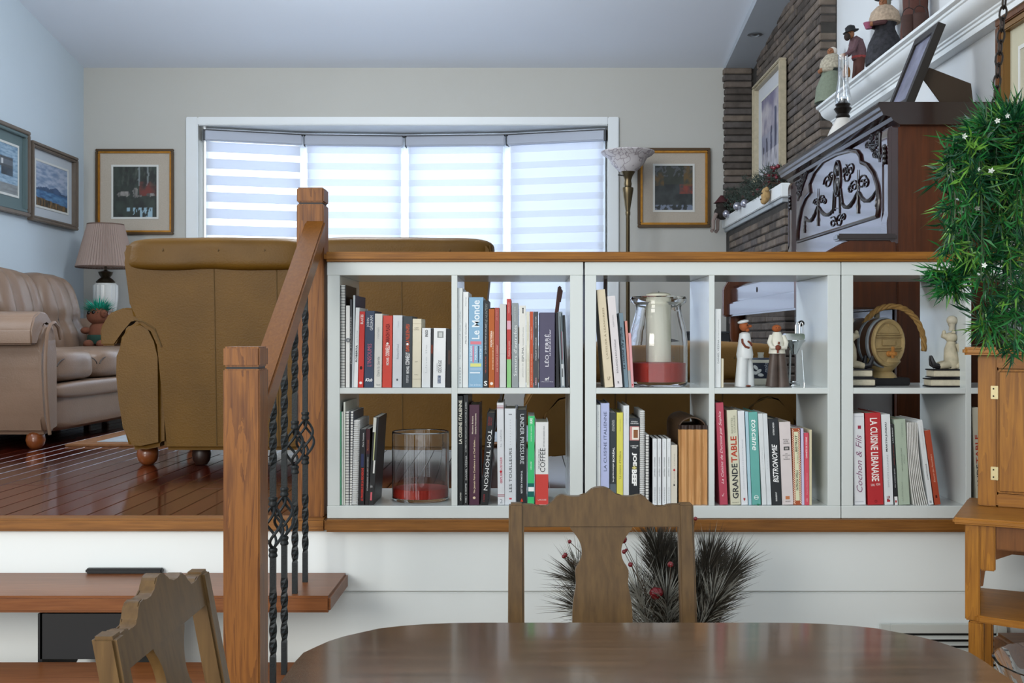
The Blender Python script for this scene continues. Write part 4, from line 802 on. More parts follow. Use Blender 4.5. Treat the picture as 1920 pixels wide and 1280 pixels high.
MB().lathe([(.045, zt_+.0006), (.048, zt_+.01), (.040, zt_+.03)]+[(.040+.040*math.sin(math.pi*.5*min(1, t*1.25)), zt_+.03+(zz(535)-zt_-.03)*t) for t in [k/14 for k in range(1, 15)]]+[(.066, zz(531))], (lx, 7.66, 0), 48, pleat=.035, npl=16).build('base', M_cer, lm, smooth=True)
MB().lathe([(.06, zz(531)), (.064, zz(528)), (.05, zz(524)), (.03, zz(520)), (.045, zz(514)), (.05, zz(510)), (.02, zz(508)), (.008, zz(506)), (.008, zz(497))], (lx, 7.66, 0), 20).build('neck', mat('lamp_brass_dark', '#40392c', .3, metal=.8), lm, smooth=True)
m = MB(); n = 60
R0, R1, z0, z1 = .193, .118, zz(501), zz(421)
ra, rb, rc, rd = [], [], [], []
for k in range(n*2):
    a = math.pi*k/n; f_ = 1+.03*(1 if k % 2 else -1)
    for L, R, z in ((ra, R0*f_, z0), (rb, R1*f_, z1)): L.append(m.bm.verts.new((lx+R*math.cos(a), 7.66+R*math.sin(a), z)))
for k in range(n*2): m.bm.faces.new((ra[k], ra[(k+1) % (2*n)], rb[(k+1) % (2*n)], rb[k]))
m.build('lamp_shade', fabric_trans('shade_cloth', '#bda99f', .4), lm)
m = MB(); m.lathe([(R0+.004, z0-.004), (R0+.006, z0+.004), (R0-.004, z0+.004), (R0-.004, z0-.004)], (lx, 7.66, 0), 40, cap=False); m.lathe([(R1+.004, z1-.004), (R1+.004, z1+.004), (R1-.004, z1+.004)], (lx, 7.66, 0), 40, cap=False)
m.build('trim_band', mat('shade_trim', '#6b564c', .8), lm, smooth=True)
MB().tube([(lx, 7.66, z0+.02), (lx, 7.66, z1+.01)], .006).build('stem', mat('lamp_brass_dark', '#40392c', .3, metal=.8), lm)
MB().tube([(lx-R1, 7.66, z1), (lx+R1, 7.66, z1)], .003).tube([(lx, 7.66-R1, z1), (lx, 7.66+R1, z1)], .003).build('shade_spider', mat('lamp_brass_dark', '#40392c', .3, metal=.8), lm)
# troll plush on the sofa
tr = thing('plush_troll', 'brown plush troll with shaggy turquoise green hair sitting on the taupe sofa', 'toy', (-2.66, 6.95, FZ+.47))
M_pl = mat('brown_plush', '#6d412e', .95, var=.12, vscale=60, bump=.4, bscale=400); M_pln = mat('dark_green_plush', '#1f3d33', .95, bump=.4, bscale=400)
T = Vector((-2.66, 6.95, FZ+.492))
MB().ball(T+Vector((0, 0, .075)), (.068, .06, .085)).build('body', M_pl, tr, smooth=True)
MB().lathe([(.066, .012), (.074, .03), (.073, .06), (.069, .068)], T, 18).build('shorts', M_pln, tr, smooth=True)
hd = MB().ball(T+Vector((-.005, -.01, .185)), (.07, .062, .055)).ball(T+Vector((.045, -.05, .20)), (.022, .025, .025)).build('head', M_pl, tr, smooth=True)
MB().ball(T+Vector((-.045, -.055, .205)), (.012, .009, .012)).ball(T+Vector((-.012, -.064, .207)), (.012, .009, .012)).build('eyes', mat('eye_black', '#0c0c0c', .15), hd, smooth=True)
MB().prism([(.05, .16), (.075, .20), (.085, .235), (.052, .21)], 'y', -.02, .02, bev=.008, M=Matrix.Translation(T)).build('ear', mat('plush_pink', '#b3a3a0', .9), hd, smooth=True)
for s in (-1, 1):
    MB().ball(T+Vector((s*.075, -.03, .095)), (.03, .035, .022)).build('arm', M_pl, tr, smooth=True)
    MB().ball(T+Vector((s*.04, -.07, .012)), (.03, .05, .026)).build('leg', M_pl, tr, smooth=True)
m = MB(); rnd = random.Random(3)
for k in range(420):
    a = rnd.uniform(0, 2*math.pi); e = rnd.uniform(.0, 1.1)
    d = Vector((math.cos(a)*math.cos(e), math.sin(a)*math.cos(e)*.8+.25, math.sin(e)*.8+.1)).normalized()
    p = T+Vector((-.005, .0, .195))+Vector((d.x*.065, d.y*.055, d.z*.05)); L = rnd.uniform(.05, .095)
    q = p+d*L+Vector((rnd.uniform(-.02, .02), rnd.uniform(-.02, .02), -.012)); sd = d.cross(Vector((0, 0, 1)))
    if sd.length < .1: sd = Vector((1, 0, 0))
    sd = sd.normalized()*.005; m.bm.faces.new([m.bm.verts.new(v) for v in (p-sd, p+sd, q)])
m.build('hair', mat('turquoise_hair', '#1c9c84', .8, var=.25, vscale=60), tr)
# torchiere floor lamp
fx = pt(1177, 0, 7.72).x; K2 = 7.72/F; zf = lambda y: H-(y-CY)*K2
tl_ = thing('floor_lamp', 'tall brass floor lamp with a marbled alabaster bowl beside the window', 'lamp', (fx, 7.72, FZ))
M_brass = mat('antique_brass', '#6d6048', .28, metal=.85)
MB().lathe([(.15, FZ+.0006), (.15, FZ+.012), (.12, FZ+.025), (.04, FZ+.04), (.02, FZ+.06)], (fx, 7.72, 0), 28).build('foot_plate', M_brass, tl_, smooth=True)
MB().lathe([(.0145, FZ+.05), (.0145, zf(405)), (.018, zf(402)), (.018, zf(397)), (.014, zf(396))], (fx, 7.72, 0), 16).build('pole', M_brass, tl_, smooth=True)
MB().lathe([(.014, zf(400)), (.022, zf(385)), (.034, zf(365)), (.040, zf(355)), (.040, zf(352)), (.024, zf(350)), (.028, zf(345)), (.024, zf(338)), (.034, zf(330)), (.05, zf(323)), (.055, zf(321))], (fx, 7.72, 0), 20).build('neck', M_brass, tl_, smooth=True)
M_ala = mat('alabaster', '#c3bcbd', .35, trans=0, var=.0)
if True:
    nt = M_ala.node_tree; b = nt.nodes['Principled BSDF']; tc = nd(nt, 'ShaderNodeTexCoord'); v = nd(nt, 'ShaderNodeTexVoronoi', feature='DISTANCE_TO_EDGE'); v.inputs['Scale'].default_value = 13
    nn = nd(nt, 'ShaderNodeTexNoise'); nn.inputs['Scale'].default_value = 7; mx = nd(nt, 'ShaderNodeMixRGB'); mx.inputs[0].default_value = .45
    rr = nd(nt, 'ShaderNodeValToRGB'); rr.color_ramp.elements[0].color = (*hexc('#8f8387'), 1); rr.color_ramp.elements[1].color = (*hexc('#cfc9c9'), 1); rr.color_ramp.elements[1].position = .09
    L_ = nt.links.new; L_(tc.outputs['Object'], nn.inputs['Vector']); L_(tc.outputs['Object'], mx.inputs[1]); L_(nn.outputs['Color'], mx.inputs[2]); L_(mx.outputs[0], v.inputs['Vector']); L_(v.outputs['Distance'], rr.inputs[0]); L_(rr.outputs[0], b.inputs['Base Color'])
MB().lathe([(.03, zf(326)), (.075, zf(318)), (.115, zf(306)), (.135, zf(296)), (.17, zf(291)), (.187, zf(286)), (.184, zf(284)), (.165, zf(288)), (.13, zf(293)), (.108, zf(305)), (.07, zf(315)), (.0, zf(320))], (fx, 7.72, 0), 36, cap=False).build('bowl_shade', M_ala, tl_, smooth=True)
MB().bar((fx-.03, 7.70, zf(330)), (fx-.07, 7.69, zf(329)), .007, .007).build('switch', mat('black_plastic', '#111214', .4), tl_)
# low black box by the hearth
bo = thing('hearth_box', 'low black box standing against the back wall near the brick hearth', 'box', (1.2, 7.8, FZ))
MB().box(1.0, 1.41, 7.66, 7.98, FZ+.0006, 1.385, bev=.006).build('body', mat('black_box', '#2b2e31', .55), bo)
MB().box(1.0, 1.41, 7.655, 7.99, 1.386, 1.40, bev=.004).build('lid', mat('black_lid', '#393d41', .4), bo)
# ------------------------------------------------------------------ framed pictures
M_gold = mat('antique_gold', '#a8752a', .35, metal=.6, var=.2, vscale=30); M_golddk = mat('dark_gilt', '#54402a', .4, metal=.3)
M_mat_ = mat('linen_mount', '#b3a99b', .9, var=.06, vscale=150, bump=.2, bscale=400); M_fillet = mat('white_fillet', '#cfd0cb', .5)
def framed(label, org, u, v, nrm, fw, mw, fn, cf=M_gold, cf2=M_golddk, cm=M_mat_, fil=True, th=.028, nx=56):
    """org: lower near corner on the wall, u and v full edge vectors, nrm into the room"""
    org, u, v, nrm = Vector(org), Vector(u), Vector(v), Vector(nrm); W, Hh = u.length, v.length; U, V = u.normalized(), v.normalized()
    r = thing('framed_picture', label, 'picture', org+u/2)
    R = Matrix(((U.x, V.x, nrm.x, org.x), (U.y, V.y, nrm.y, org.y), (U.z, V.z, nrm.z, org.z), (0, 0, 0, 1)))
    m = MB(); a = fw*.55
    for x0, x1, y0, y1 in ((0, W, 0, a), (0, W, Hh-a, Hh), (0, a, a, Hh-a), (W-a, W, a, Hh-a)): m.box(x0, x1, y0, y1, .002, th, bev=.004, M=R)
    m.build('frame', cf2, r)
    m = MB()
    for x0, x1, y0, y1 in ((a, W-a, a, fw), (a, W-a, Hh-fw, Hh-a), (a, fw, fw, Hh-fw), (W-fw, W-a, fw, Hh-fw)): m.box(x0, x1, y0, y1, .002, th*.8, bev=.004, M=R)
    m.build('inner_frame', cf, r)
    MB().box(fw, W-fw, fw, Hh-fw, .002, .008, M=R).build('mount', cm, r)
    mx, my = fw+mw, fw+mw*1.02
    if fil:
        m = MB(); t = .014
        for x0, x1, y0, y1 in ((mx-t, W-mx+t, my-t, my), (mx-t, W-mx+t, Hh-my, Hh-my+t), (mx-t, mx, my, Hh-my), (W-mx, W-mx+t, my, Hh-my)): m.box(x0, x1, y0, y1, .008, .012, M=R)
        m.build('fillet', M_fillet, r)
    q = lambda x, y: R @ Vector((x, y, .0088))-r.location
    o = q(mx, my); painting('painting', r, o, q(W-mx, my)-o, q(mx, Hh-my)-o, fn, nx, nx)
    return r
def pond(x, y):
    n = fbm(x, y, 5, 1); k = fbm(x*2.5, y, 6, 2)
    c = mixc(hexc('#181d1b'), hexc('#2f3a33'), .5+n)
    if y > .62:
        c = mixc(c, hexc('#4a5248'), max(0, k)); 
        if abs(x-.6-.03*n) < .02 or abs(x-.78+.03*n) < .018: c = mixc(c, hexc('#8c9698'), .6)
    if .42 < y < .7 and x > .6: c = mixc(c, hexc('#6b2a22'), .55+n)
    for (a, b, rx, ry) in ((.25, .46, .13, .05), (.5, .5, .06, .08), (.55, .42, .1, .03), (.14, .45, .06, .05), (.88, .44, .1, .03)):
        if ((x-a)/rx)**2+((y-b)/ry)**2 < 1+n: c = mixc(hexc('#8e8a86'), hexc('#4a4a48'), .5+k)
    if y < .18 and k > .12 and .2 < x < .9: c = mixc(c, hexc('#9fc0d0'), .8)
    return c
def autumn(x, y):
    n = fbm(x, y, 5, 5); k = fbm(x, y, 9, 6); c = mixc(hexc('#1c2224'), hexc('#33393a'), .4+n)
    if y > .58: c = mixc(c, hexc('#6b7076') if abs(n) < .2 and y > .75 else hexc('#3a3f30'), .5)
    if x > .65 and .36 < y < .58: c = mixc(c, hexc('#7d3426'), .75+k)
    if x < .25 and .55 < y < .85 or (x > .75 and y > .55): c = mixc(c, hexc('#5f4a24'), .6+k)
    if y < .12 and k > .05: c = mixc(c, hexc('#7f8aa0'), .7)
    return c
def lake(x, y):
    n = fbm(x, y, 3, 8); k = fbm(x*1.5, y*4, 4, 9)
    m = .42+.10*max(0, 1-abs(x-.62)/.2)*1+.04*n+.05*max(0, 1-abs(x-.3)/.25)
    if y > m: return mixc(hexc('#6f86a4'), hexc('#a9b4c6'), .5+k+(y-.6)*.4)
    if y > .36: return mixc(hexc('#2e4766'), hexc('#4a6488'), .5+n)
    if y > .2-.08*x: return mixc(hexc('#2c5580'), hexc('#5d8ab0'), .4+k)
    return mixc(hexc('#2c2a22'), hexc('#8a6a40'), .4+fbm(x*6, y, 5, 4))
def boat(x, y):
    n = fbm(x, y, 3, 12); k = fbm(x*1.4, y*5, 5, 13); c = mixc(hexc('#5b7f9c'), hexc('#9db6c8'), .5+k)
    if .5 < x < .86 and .52 < y < .74: c = hexc('#3d4147') if y < .58 or .69 < y else (hexc('#c9ccce') if .55 < x < .6 else hexc('#59616a'))
    if .55 < x < .86 and .36 < y < .52: c = mixc(hexc('#1e2a36'), hexc('#3c4f60'), .5+n)
    if y < .2 and x > .4: c = mixc(c, hexc('#7c7466'), .7)
    return c
def city(x, y):
    n = fbm(x, y, 4, 15); c = mixc(hexc('#6f6a86'), hexc('#b9b3b8'), .5+n+(.3-abs(y-.75))*.4)
    if y < .55: c = mixc(c, hexc('#9aa0ae'), .5)
    for a, w_, t in ((.28, .05, .5), (.52, .05, .6), (.74, .07, .8), (.1, .04, .4)):
        if abs(x-a+.02*n) < w_*(1-.3*(y/t)) and .15 < y < t: c = mixc(hexc('#2a2c40'), hexc('#565c7c'), .4+n)
    if y < .32: c = mixc(c, hexc('#d0ccd0'), .4+fbm(x*5, y*1, 4, 3))
    return c
p0, p1 = pt(181, 440, D), pt(327, 280, D)
framed('gilt framed picture of a dark woodland pond beside the window blind, above the lamp', (p0.x, D-.001, p0.z), (p1.x-p0.x, 0, 0), (0, 0, p1.z-p0.z), (0, -1, 0), .03, .095, pond)
p0, p1 = pt(1195, 427, D), pt(1331, 278, D)
framed('gilt framed picture of dark autumn trees behind the floor lamp', (p0.x, D-.001, p0.z), (p1.x-p0.x, 0, 0), (0, 0, p1.z-p0.z), (0, -1, 0), .036, .09, autumn)
M_fr1 = mat('grey_brown_frame', '#6a5f55', .45, var=.1, vscale=20); M_fr2 = mat('green_slip', '#5f7274', .6); M_mw = mat('white_mount', '#b9bfc4', .85)
X_ = LX+.002
d0, d1 = dX(50, X_), dX(136, X_)
framed('framed print of a blue lake and mountain, nearer the corner on the side wall', (X_, d0, 2.112), (0, d1-d0, 0), (0, 0, .512), (1, 0, 0), .035, .075, lake, M_fr1, M_fr1, M_mw, th=.045)
d1 = dX(46.5, X_)
framed('framed picture of a boathouse with a green mount, cut by the picture edge', (X_, d1-.72, 2.125), (0, .72, 0), (0, 0, .545), (1, 0, 0), .045, .075, boat, M_fr2, M_fr1, M_fr2, th=.04)
M_cream = mat('cream_frame', '#b5aa92', .45, var=.1, vscale=40)
X_ = BX-.006
d0, d1 = dX(1475.5, X_), dX(1423, X_)
framed('cream framed painting of misty violet figures hung on the bricks', (X_, d1, 2.30), (0, d0-d1, 0), (0, 0, .80), (-1, 0, 0), .03, .10, city, M_cream, M_cream, mat('pale_mount', '#c6c8cc', .85), th=.05)
# ------------------------------------------------------------------ mantel with its garland
mt = thing('mantel', 'white mantel beam along the brick fireplace, under the garland', 'shelf', (1.53, 7.0, 2.144))
MB().box(1.425, BX+.0, BY0+.03, D-.005, 2.144, 2.221, bev=.004).build('beam', M_white, mt)
MB().box(1.44, BX+.0, BY0+.06, D-.01, 2.118, 2.144, bev=.003).build('mantel_shadow', mat('shadow_grey', '#a7adb2', .6), mt)  # grey strip painting the shade below the mantel beam
ga = thing('garland', 'dusty green garland with dark red berries and glass baubles along the white mantel', 'garland', (1.5, 7.0, 2.222))
m = MB(); rnd = random.Random(11)
def gz(y): return 2.235+.02*math.sin(y*9)
for k in range(2600):
    y = rnd.uniform(6.45, 8.0); t = (y-6.45)/1.55
    b0 = Vector((1.50+rnd.uniform(-.085, .05), y, gz(y)+rnd.uniform(-.01, .10+.06*math.sin(t*9)**2)))
    d = Vector((rnd.uniform(-1, .6), rnd.uniform(-1, 1), rnd.uniform(-.6, 1))).normalized(); q = b0+d*rnd.uniform(.02, .06)
    sd = d.cross(Vector((rnd.uniform(-1, 1), 1, rnd.uniform(-1, 1)))).normalized()*.0028
    m.bm.faces.new([m.bm.verts.new(v) for v in (b0-sd, b0+sd, q)])
m.build('greenery', mat('garland_green', '#39443c', .85, var=.35, vscale=40), ga)
MB().tube([(1.50+.02*math.sin(k), 6.42+1.6*k/20, 2.236+.015*math.sin(k*1.7)) for k in range(21)], .014, 6).build('vine', mat('vine_brown', '#3f2f26', .9), ga)
M_berry = mat('glass_berry_red', '#6d1424', .12, coat=.6)
bme = MB().ball((0, 0, 0), .012, 10, 7).mesh('berry', M_berry, smooth=True)
for k in range(46):
    near = k < 30
    y = rnd.uniform(6.42, 6.75) if near else rnd.uniform(6.8, 7.95)
    inst('berry', bme, ga, Vector((1.49+rnd.uniform(-.06, .05), y, 2.30+rnd.uniform(-.01, .07) if near else gz(y)+rnd.uniform(.02, .1)))-ga.location, sc=[rnd.uniform(.8, 1.5)]*3)
gb = MB().ball((0, 0, 0), .028, 14, 9).mesh('bauble', mat('silver_glass', '#a8a8b4', .1, metal=.7), smooth=True)
for y, x in ((7.35, 1.40), (7.2, 1.42), (7.8, 1.41)): inst('bauble', gb, ga, Vector((x, y, 2.225))-ga.location)
# little animal head hanging over the beam edge, and a doll sitting at the far end
an = thing('animal_ornament', 'small straw coloured animal head hanging over the white mantel edge', 'ornament', (1.40, 6.47, 2.17))
M_straw = mat('straw_felt', '#a5875a', .9, var=.2, vscale=60)
AC = Vector((1.397, 6.47, 2.185))
MB().ball(AC, (.026, .036, .046)).build('head', M_straw, an, smooth=True)
MB().ball(AC+Vector((-.012, -.012, -.035)), (.02, .022, .02)).build('muzzle', M_straw, an, smooth=True)
for s in (-1, 1): MB().ball(AC+Vector((0, s*.035, .03)), (.012, .015, .015)).build('ear', M_straw, an, smooth=True)
MB().ball(AC+Vector((-.024, -.014, .01)), .005).ball(AC+Vector((-.024, .014, .01)), .005).ball(AC+Vector((-.03, -.015, -.026)), .006).build('eyes', mat('eye_black', '#0c0c0c', .15), an, smooth=True)
MB().tube([AC+Vector((.0, 0, .04)), AC+Vector((.03, .02, .075)), AC+Vector((.09, .02, .07))], .006).build('hanger', mat('vine_brown', '#3f2f26', .9), an)
dl = thing('shelf_doll', 'small dark doll with dangling legs sitting at the far end of the garland', 'doll', (1.40, 7.93, 2.222))
DC = Vector((1.40, 7.93, 2.245))
MB().ball(DC, (.055, .06, .05)).ball(DC+Vector((0, 0, .055)), (.042, .042, .042)).build('body', mat('doll_dark', '#2d2724', .9, var=.3, vscale=50), dl, smooth=True)
MB().lathe([(.06, .07), (.05, .075), (.03, .10), (.01, .125)], DC, 14).build('hat', mat('doll_red', '#4d2428', .9), dl, smooth=True)
for s in (-.028, .028): MB().tube([DC+Vector((-.03+s*.6, -.02+s, -.01)), DC+Vector((-.05+s*.7, -.03+s, -.06)), DC+Vector((-.05+s*.7, -.03+s, -.12)), DC+Vector((-.065+s*.7, -.045+s, -.135))], [.015, .014, .012, .014], 8).build('leg', mat('doll_legs', '#8e7f78', .8), dl, smooth=True)
# ------------------------------------------------------------------ upright piano
PX_, PY0, PY1, PT = 1.327, 4.03, 5.57, 2.20
M_pia = wood('piano_mahogany_side', '#3f1d08', '#5c2e10', 'z', 12, 14, rough=.35, ringy=.2)
M_piag = mat('piano_mahogany_gloss', '#2c1216', .13, spec=.6, coat=.9, var=.15, vscale=5)
M_piad = mat('piano_dark_moulding', '#21100d', .2, spec=.5, coat=.5)
M_carv = mat('piano_carving', '#17100f', .3, coat=.3)
pn = thing('upright_piano', 'antique glossy mahogany upright piano with a carved front panel', 'piano', (1.52, 4.8, FZ))
xb = WX-.006
MB().box(PX_+.02, xb, PY0, PY0+.035, FZ+.0006, PT-.075, bev=.004).build('side_panel', M_pia, pn)
MB().box(PX_+.02, xb, PY1-.035, PY1, FZ+.0006, PT-.075, bev=.004).build('side_panel', M_pia, pn)
MB().box(PX_+.03, xb-.01, PY0+.035, PY1-.035, FZ+.0006, PT-.08).build('carcass', M_piad, pn)
# cornice lid
MB().prism([(PX_-.055, PT-.012), (PX_-.062, PT-.004), (PX_-.055, PT+.006), (xb, PT+.006), (xb, PT-.075), (PX_+.02, PT-.075), (PX_-.005, PT-.060), (PX_-.012, PT-.048), (PX_-.04, PT-.040), (PX_-.045, PT-.028), (PX_-.05, PT-.022)], 'y', PY0-.03, PY1+.03).build('cornice', M_piad, pn)
FZ2 = 1.70
fp = MB().box(PX_, PX_+.03, PY0+.002, PY1-.002, FZ2, PT-.075).build('front_panel', M_piag, pn)
def pp(u, v): return ptX(1440+u/4.268, 180+v/4.268, PX_)
def plane(pts, r, n=6, off=.0): return [Vector((PX_-off, p.y, p.z)) for p in (pp(*q) for q in pts)]
arch = [(240, 1165), (243, 1080), (255, 980), (275, 890), (305, 815), (345, 768), (338, 700), (375, 610), (450, 520), (560, 462), (660, 436), (720, 444), (744, 480), (752, 530), (800, 552), (850, 620), (880, 720), (893, 840), (880, 962)]
def smoothp(P, k=4):
    out = []
    for i in range(len(P)-1):
        a, b, c, d = P[max(i-1, 0)], P[i], P[i+1], P[min(i+2, len(P)-1)]
        for j in range(k):
            t = j/k; out.append(.5*((2*b)+(-a+c)*t+(2*a-5*b+4*c-d)*t*t+(-a+3*b-3*c+d)*t**3))
    return out+[P[-1]]
A_ = plane(arch, 0, off=.002)
m = MB(); m.tube(A_, .009, 8); m.tube([A_[0], A_[-1]], .008, 8); m.build('arch_moulding', M_piad, fp, smooth=True)
# recessed field inside the arch
m = MB(); m.poly([p+Vector((.0015, 0, 0)) for p in A_]); m.build('arch_field', M_piag, fp)
# pilasters with scroll brackets
for y0, y1 in ((PY0+.004, PY0+.075), (PY1-.075, PY1-.004)):
    pil = MB().prism([(PX_-.003, FZ2+.0), (PX_-.014, FZ2+.02), (PX_-.016, FZ2+.08), (PX_-.008, FZ2+.12), (PX_-.008, PT-.16), (PX_-.014, PT-.14), (PX_-.014, PT-.10), (PX_-.008, PT-.076), (PX_+.02, PT-.076), (PX_+.02, FZ2)], 'y', y0, y1, bev=.004).build('pilaster', M_piag, pn, smooth=True)
    m = MB()
    for k in range(4): m.ball((PX_-.014, (y0+y1)/2, PT-.145-.018*k), (.008, .016, .011), 8, 6)
    m.build('acanthus', M_carv, pil, smooth=True)
def curl(c, r, a0, turns, n=16):
    P = pp(*c); s = []
    for i in range(n+1):
        t = i/n; a = a0+turns*2*math.pi*t; rr = r*(1-.8*t); s.append(Vector((PX_-.003, P.y+rr*math.cos(a)*2.1, P.z+rr*math.sin(a))))
    return s
m = MB()
# swags
for a, b, c in (((300, 965), (345, 1065), (400, 880)), ((410, 885), (465, 1010), (525, 905)), ((592, 850), (640, 965), (720, 765)), ((732, 768), (790, 920), (872, 755))):
    p, q, s = [pp(*t) for t in (a, b, c)]; pts = []
    for i in range(13):
        t = i/12; v = p*(1-t)**2+q*(2*t*(1-t))+s*t*t; pts.append(Vector((PX_-.004, v.y, v.z)))
    m.tube(pts, [.003+.0035*math.sin(math.pi*i/12)+(.0015 if i % 2 else 0) for i in range(13)], 6)
    m.build('carved_swag', M_carv, fp, smooth=True); m = MB()
m = MB()
for x, y0, y1 in ((297, 960, 1095), (405, 740, 1040), (725, 590, 940), (874, 745, 905)):
    a, b = pp(x, y0), pp(x, y1); N = 12
    m.tube([Vector((PX_-.004, a.y+(b.y-a.y)*i/N, a.z+(b.z-a.z)*i/N)) for i in range(N+1)], [.0015+.006*abs(math.sin(i*1.1))*(i/N) for i in range(N+1)], 6)
    m.build('carved_drop', M_carv, fp, smooth=True); m = MB()
m = MB()
for c, r, a0, t in (((480, 690), .034, 0, 1.4), ((505, 650), .022, 2, -1.3), ((640, 640), .034, 3, -1.4), ((662, 590), .026, 1, 1.4), ((618, 590), .02, 2, 1.3), ((385, 850), .02, 0, 1.3), ((430, 830), .022, 3, -1.4), ((455, 845), .014, 1, 1.2), ((690, 720), .026, 0, 1.4), ((755, 690), .03, 3, -1.4), ((785, 700), .02, 1, 1.3), ((665, 745), .018, 2, -1.2), ((520, 1010), .026, 1, 1.3), ((575, 1000), .028, 2, -1.3), ((605, 970), .018, 0, 1.3)):
    m.tube(curl(c, r, a0, t), .0028, 5)
m.build('carved_scrolls', M_carv, fp, smooth=True)
m = MB()
P = pp(558, 660)
m.tube([Vector((PX_-.004, P.y+.048*math.cos(a), P.z+.075*math.sin(a))) for a in [2*math.pi*i/24 for i in range(24)]], .004, 6, closed=True)
m.ball((PX_-.002, P.y, P.z+.035), (.012, .03, .026), 10, 7).ball((PX_-.002, P.y, P.z-.03), (.012, .03, .035), 10, 7)
for x0, y0, x1, y1 in ((530, 760, 520, 940), (585, 740, 600, 860), (540, 800, 535, 920), (575, 800, 578, 940), (545, 900, 580, 900)):
    a, b = pp(x0, y0), pp(x1, y1); m.tube([Vector((PX_-.003, a.y, a.z)), Vector((PX_-.003, b.y, b.z))], .003, 5)
m.build('carved_medallion', M_carv, fp, smooth=True)
for tri, nm in ((((235, 660), (320, 600), (240, 840)), 'far'), (((775, 350), (905, 295), (895, 530)), 'near')):
    m = MB(); rnd = random.Random(5)
    a, b, c = tri
    for k in range(15):
        u, v = rnd.random(), rnd.random()
        if u+v > 1: u, v = 1-u, 1-v
        q = (a[0]+(b[0]-a[0])*u+(c[0]-a[0])*v, a[1]+(b[1]-a[1])*u+(c[1]-a[1])*v)
        m.tube(curl(q, rnd.uniform(.012, .02), rnd.uniform(0, 6), rnd.choice((-1.3, 1.3)), 12), .0026, 5)
    pa, pb = pp(*b), pp(*c); m.tube([Vector((PX_-.003, pa.y, pa.z)), Vector((PX_-.003, pb.y, pb.z))], [.006, .002], 5)
    m.build('corner_carving', M_carv, fp, smooth=True)
# keyboard: key slip, fallboard, cheeks
KX = 1.0
MB().box(KX, PX_+.02, PY0+.05, PY1-.05, 1.462, 1.53, bev=.008).build('key_bed', M_piag, pn)
MB().box(KX+.02, KX+.05, PY0+.06, PY1-.06, 1.531, 1.60, bev=.004).build('key_slip', M_piag, pn)
MB().prism([(KX+.035, 1.603), (KX+.03, 1.612), (KX+.10, 1.645), (KX+.17, 1.68), (KX+.23, 1.695), (PX_, 1.698), (PX_, 1.603)], 'y', PY0+.062, PY1-.062).build('fallboard', M_piag, pn, smooth=True)
MB().ball((KX+.019, 4.9, 1.57), (.003, .007, .012)).build('keyhole', M_carv, pn)
for y0 in (PY0, PY1-.055):
    MB().prism([(KX-.015, 1.462), (KX-.015, 1.60), (KX+.01, 1.64), (KX+.09, 1.66), (KX+.15, 1.70), (KX+.17, 1.71), (PX_+.02, 1.71), (PX_+.02, 1.462)], 'y', y0, y0+.055, bev=.006).build('cheek', M_pia, pn, smooth=True)
    MB().box(KX+.13, PX_+.02, y0-.006, y0+.061, 1.711, 1.735, bev=.006).build('cheek_cap', M_piad, pn)
    MB().lathe([(.045, FZ+.0006), (.045, FZ+.06), (.03, FZ+.07), (.036, FZ+.12), (.048, FZ+.25), (.03, FZ+.42), (.026, FZ+.5), (.04, FZ+.54), (.042, 1.462)], (KX+.06, y0+.028, 0), 16).build('leg', M_pia, pn, smooth=True)
MB().box(KX+.0, PX_+.03, PY0, PY0+.055, FZ+.0006, FZ+.075, bev=.006).build('toe_block', M_pia, pn)
MB().box(PX_+.015, PX_+.03, PY0+.04, PY1-.04, FZ+.12, 1.46).build('lower_panel', M_piad, pn)
# ------------------------------------------------------------------ things on the piano
ol = thing('oil_lamp', 'oil lamp with a white base and a tall clear chimney on the piano', 'lamp', (1.49, 5.22, PT+.0065))
ox_, oy_, oz = 1.49, 5.22, PT+.0068; KO = oy_/F; oz_ = lambda y: H-(y-CY)*KO
MB().lathe([(.055, oz), (.06, oz+.01), (.05, oz+.02), (.062, oz+.05), (.075, oz+.09), (.06, oz+.125), (.03, oz_(222))], (ox_, oy_, 0), 24).build('font', mat('milk_glass', '#cbc7c0', .25, coat=.4, var=.08, vscale=20), ol, smooth=True)
MB().lathe([(.028, oz_(223)), (.034, oz_(219)), (.026, oz_(214)), (.036, oz_(208)), (.042, oz_(204)), (.030, oz_(200)), (.036, oz_(196)), (.024, oz_(192)), (.018, oz_(186))], (ox_, oy_, 0), 16).build('burner', mat('burner_bronze', '#2a2622', .35, metal=.6), ol, smooth=True)
MB().lathe([(.030, oz_(196)), (.038, oz_(185)), (.032, oz_(172)), (.024, oz_(150)), (.022, oz_(104)), (.0205, oz_(104)), (.0222, oz_(150)), (.030, oz_(172)), (.036, oz_(185)), (.028, oz_(196))], (ox_, oy_, 0), 24, cap=False).build('chimney', glassmat('chimney_glass', (.96, .97, .98), .10), ol, smooth=True)
ro = thing('trinket', 'tiny dark red trinket lying on the piano top beside the oil lamp', 'ornament', (1.46, 4.95, PT+.0065))
MB().ball((1.46, 4.95, PT+.022), (.02, .03, .015)).build('body', mat('trinket_red', '#6b2a2c', .3), ro, smooth=True)
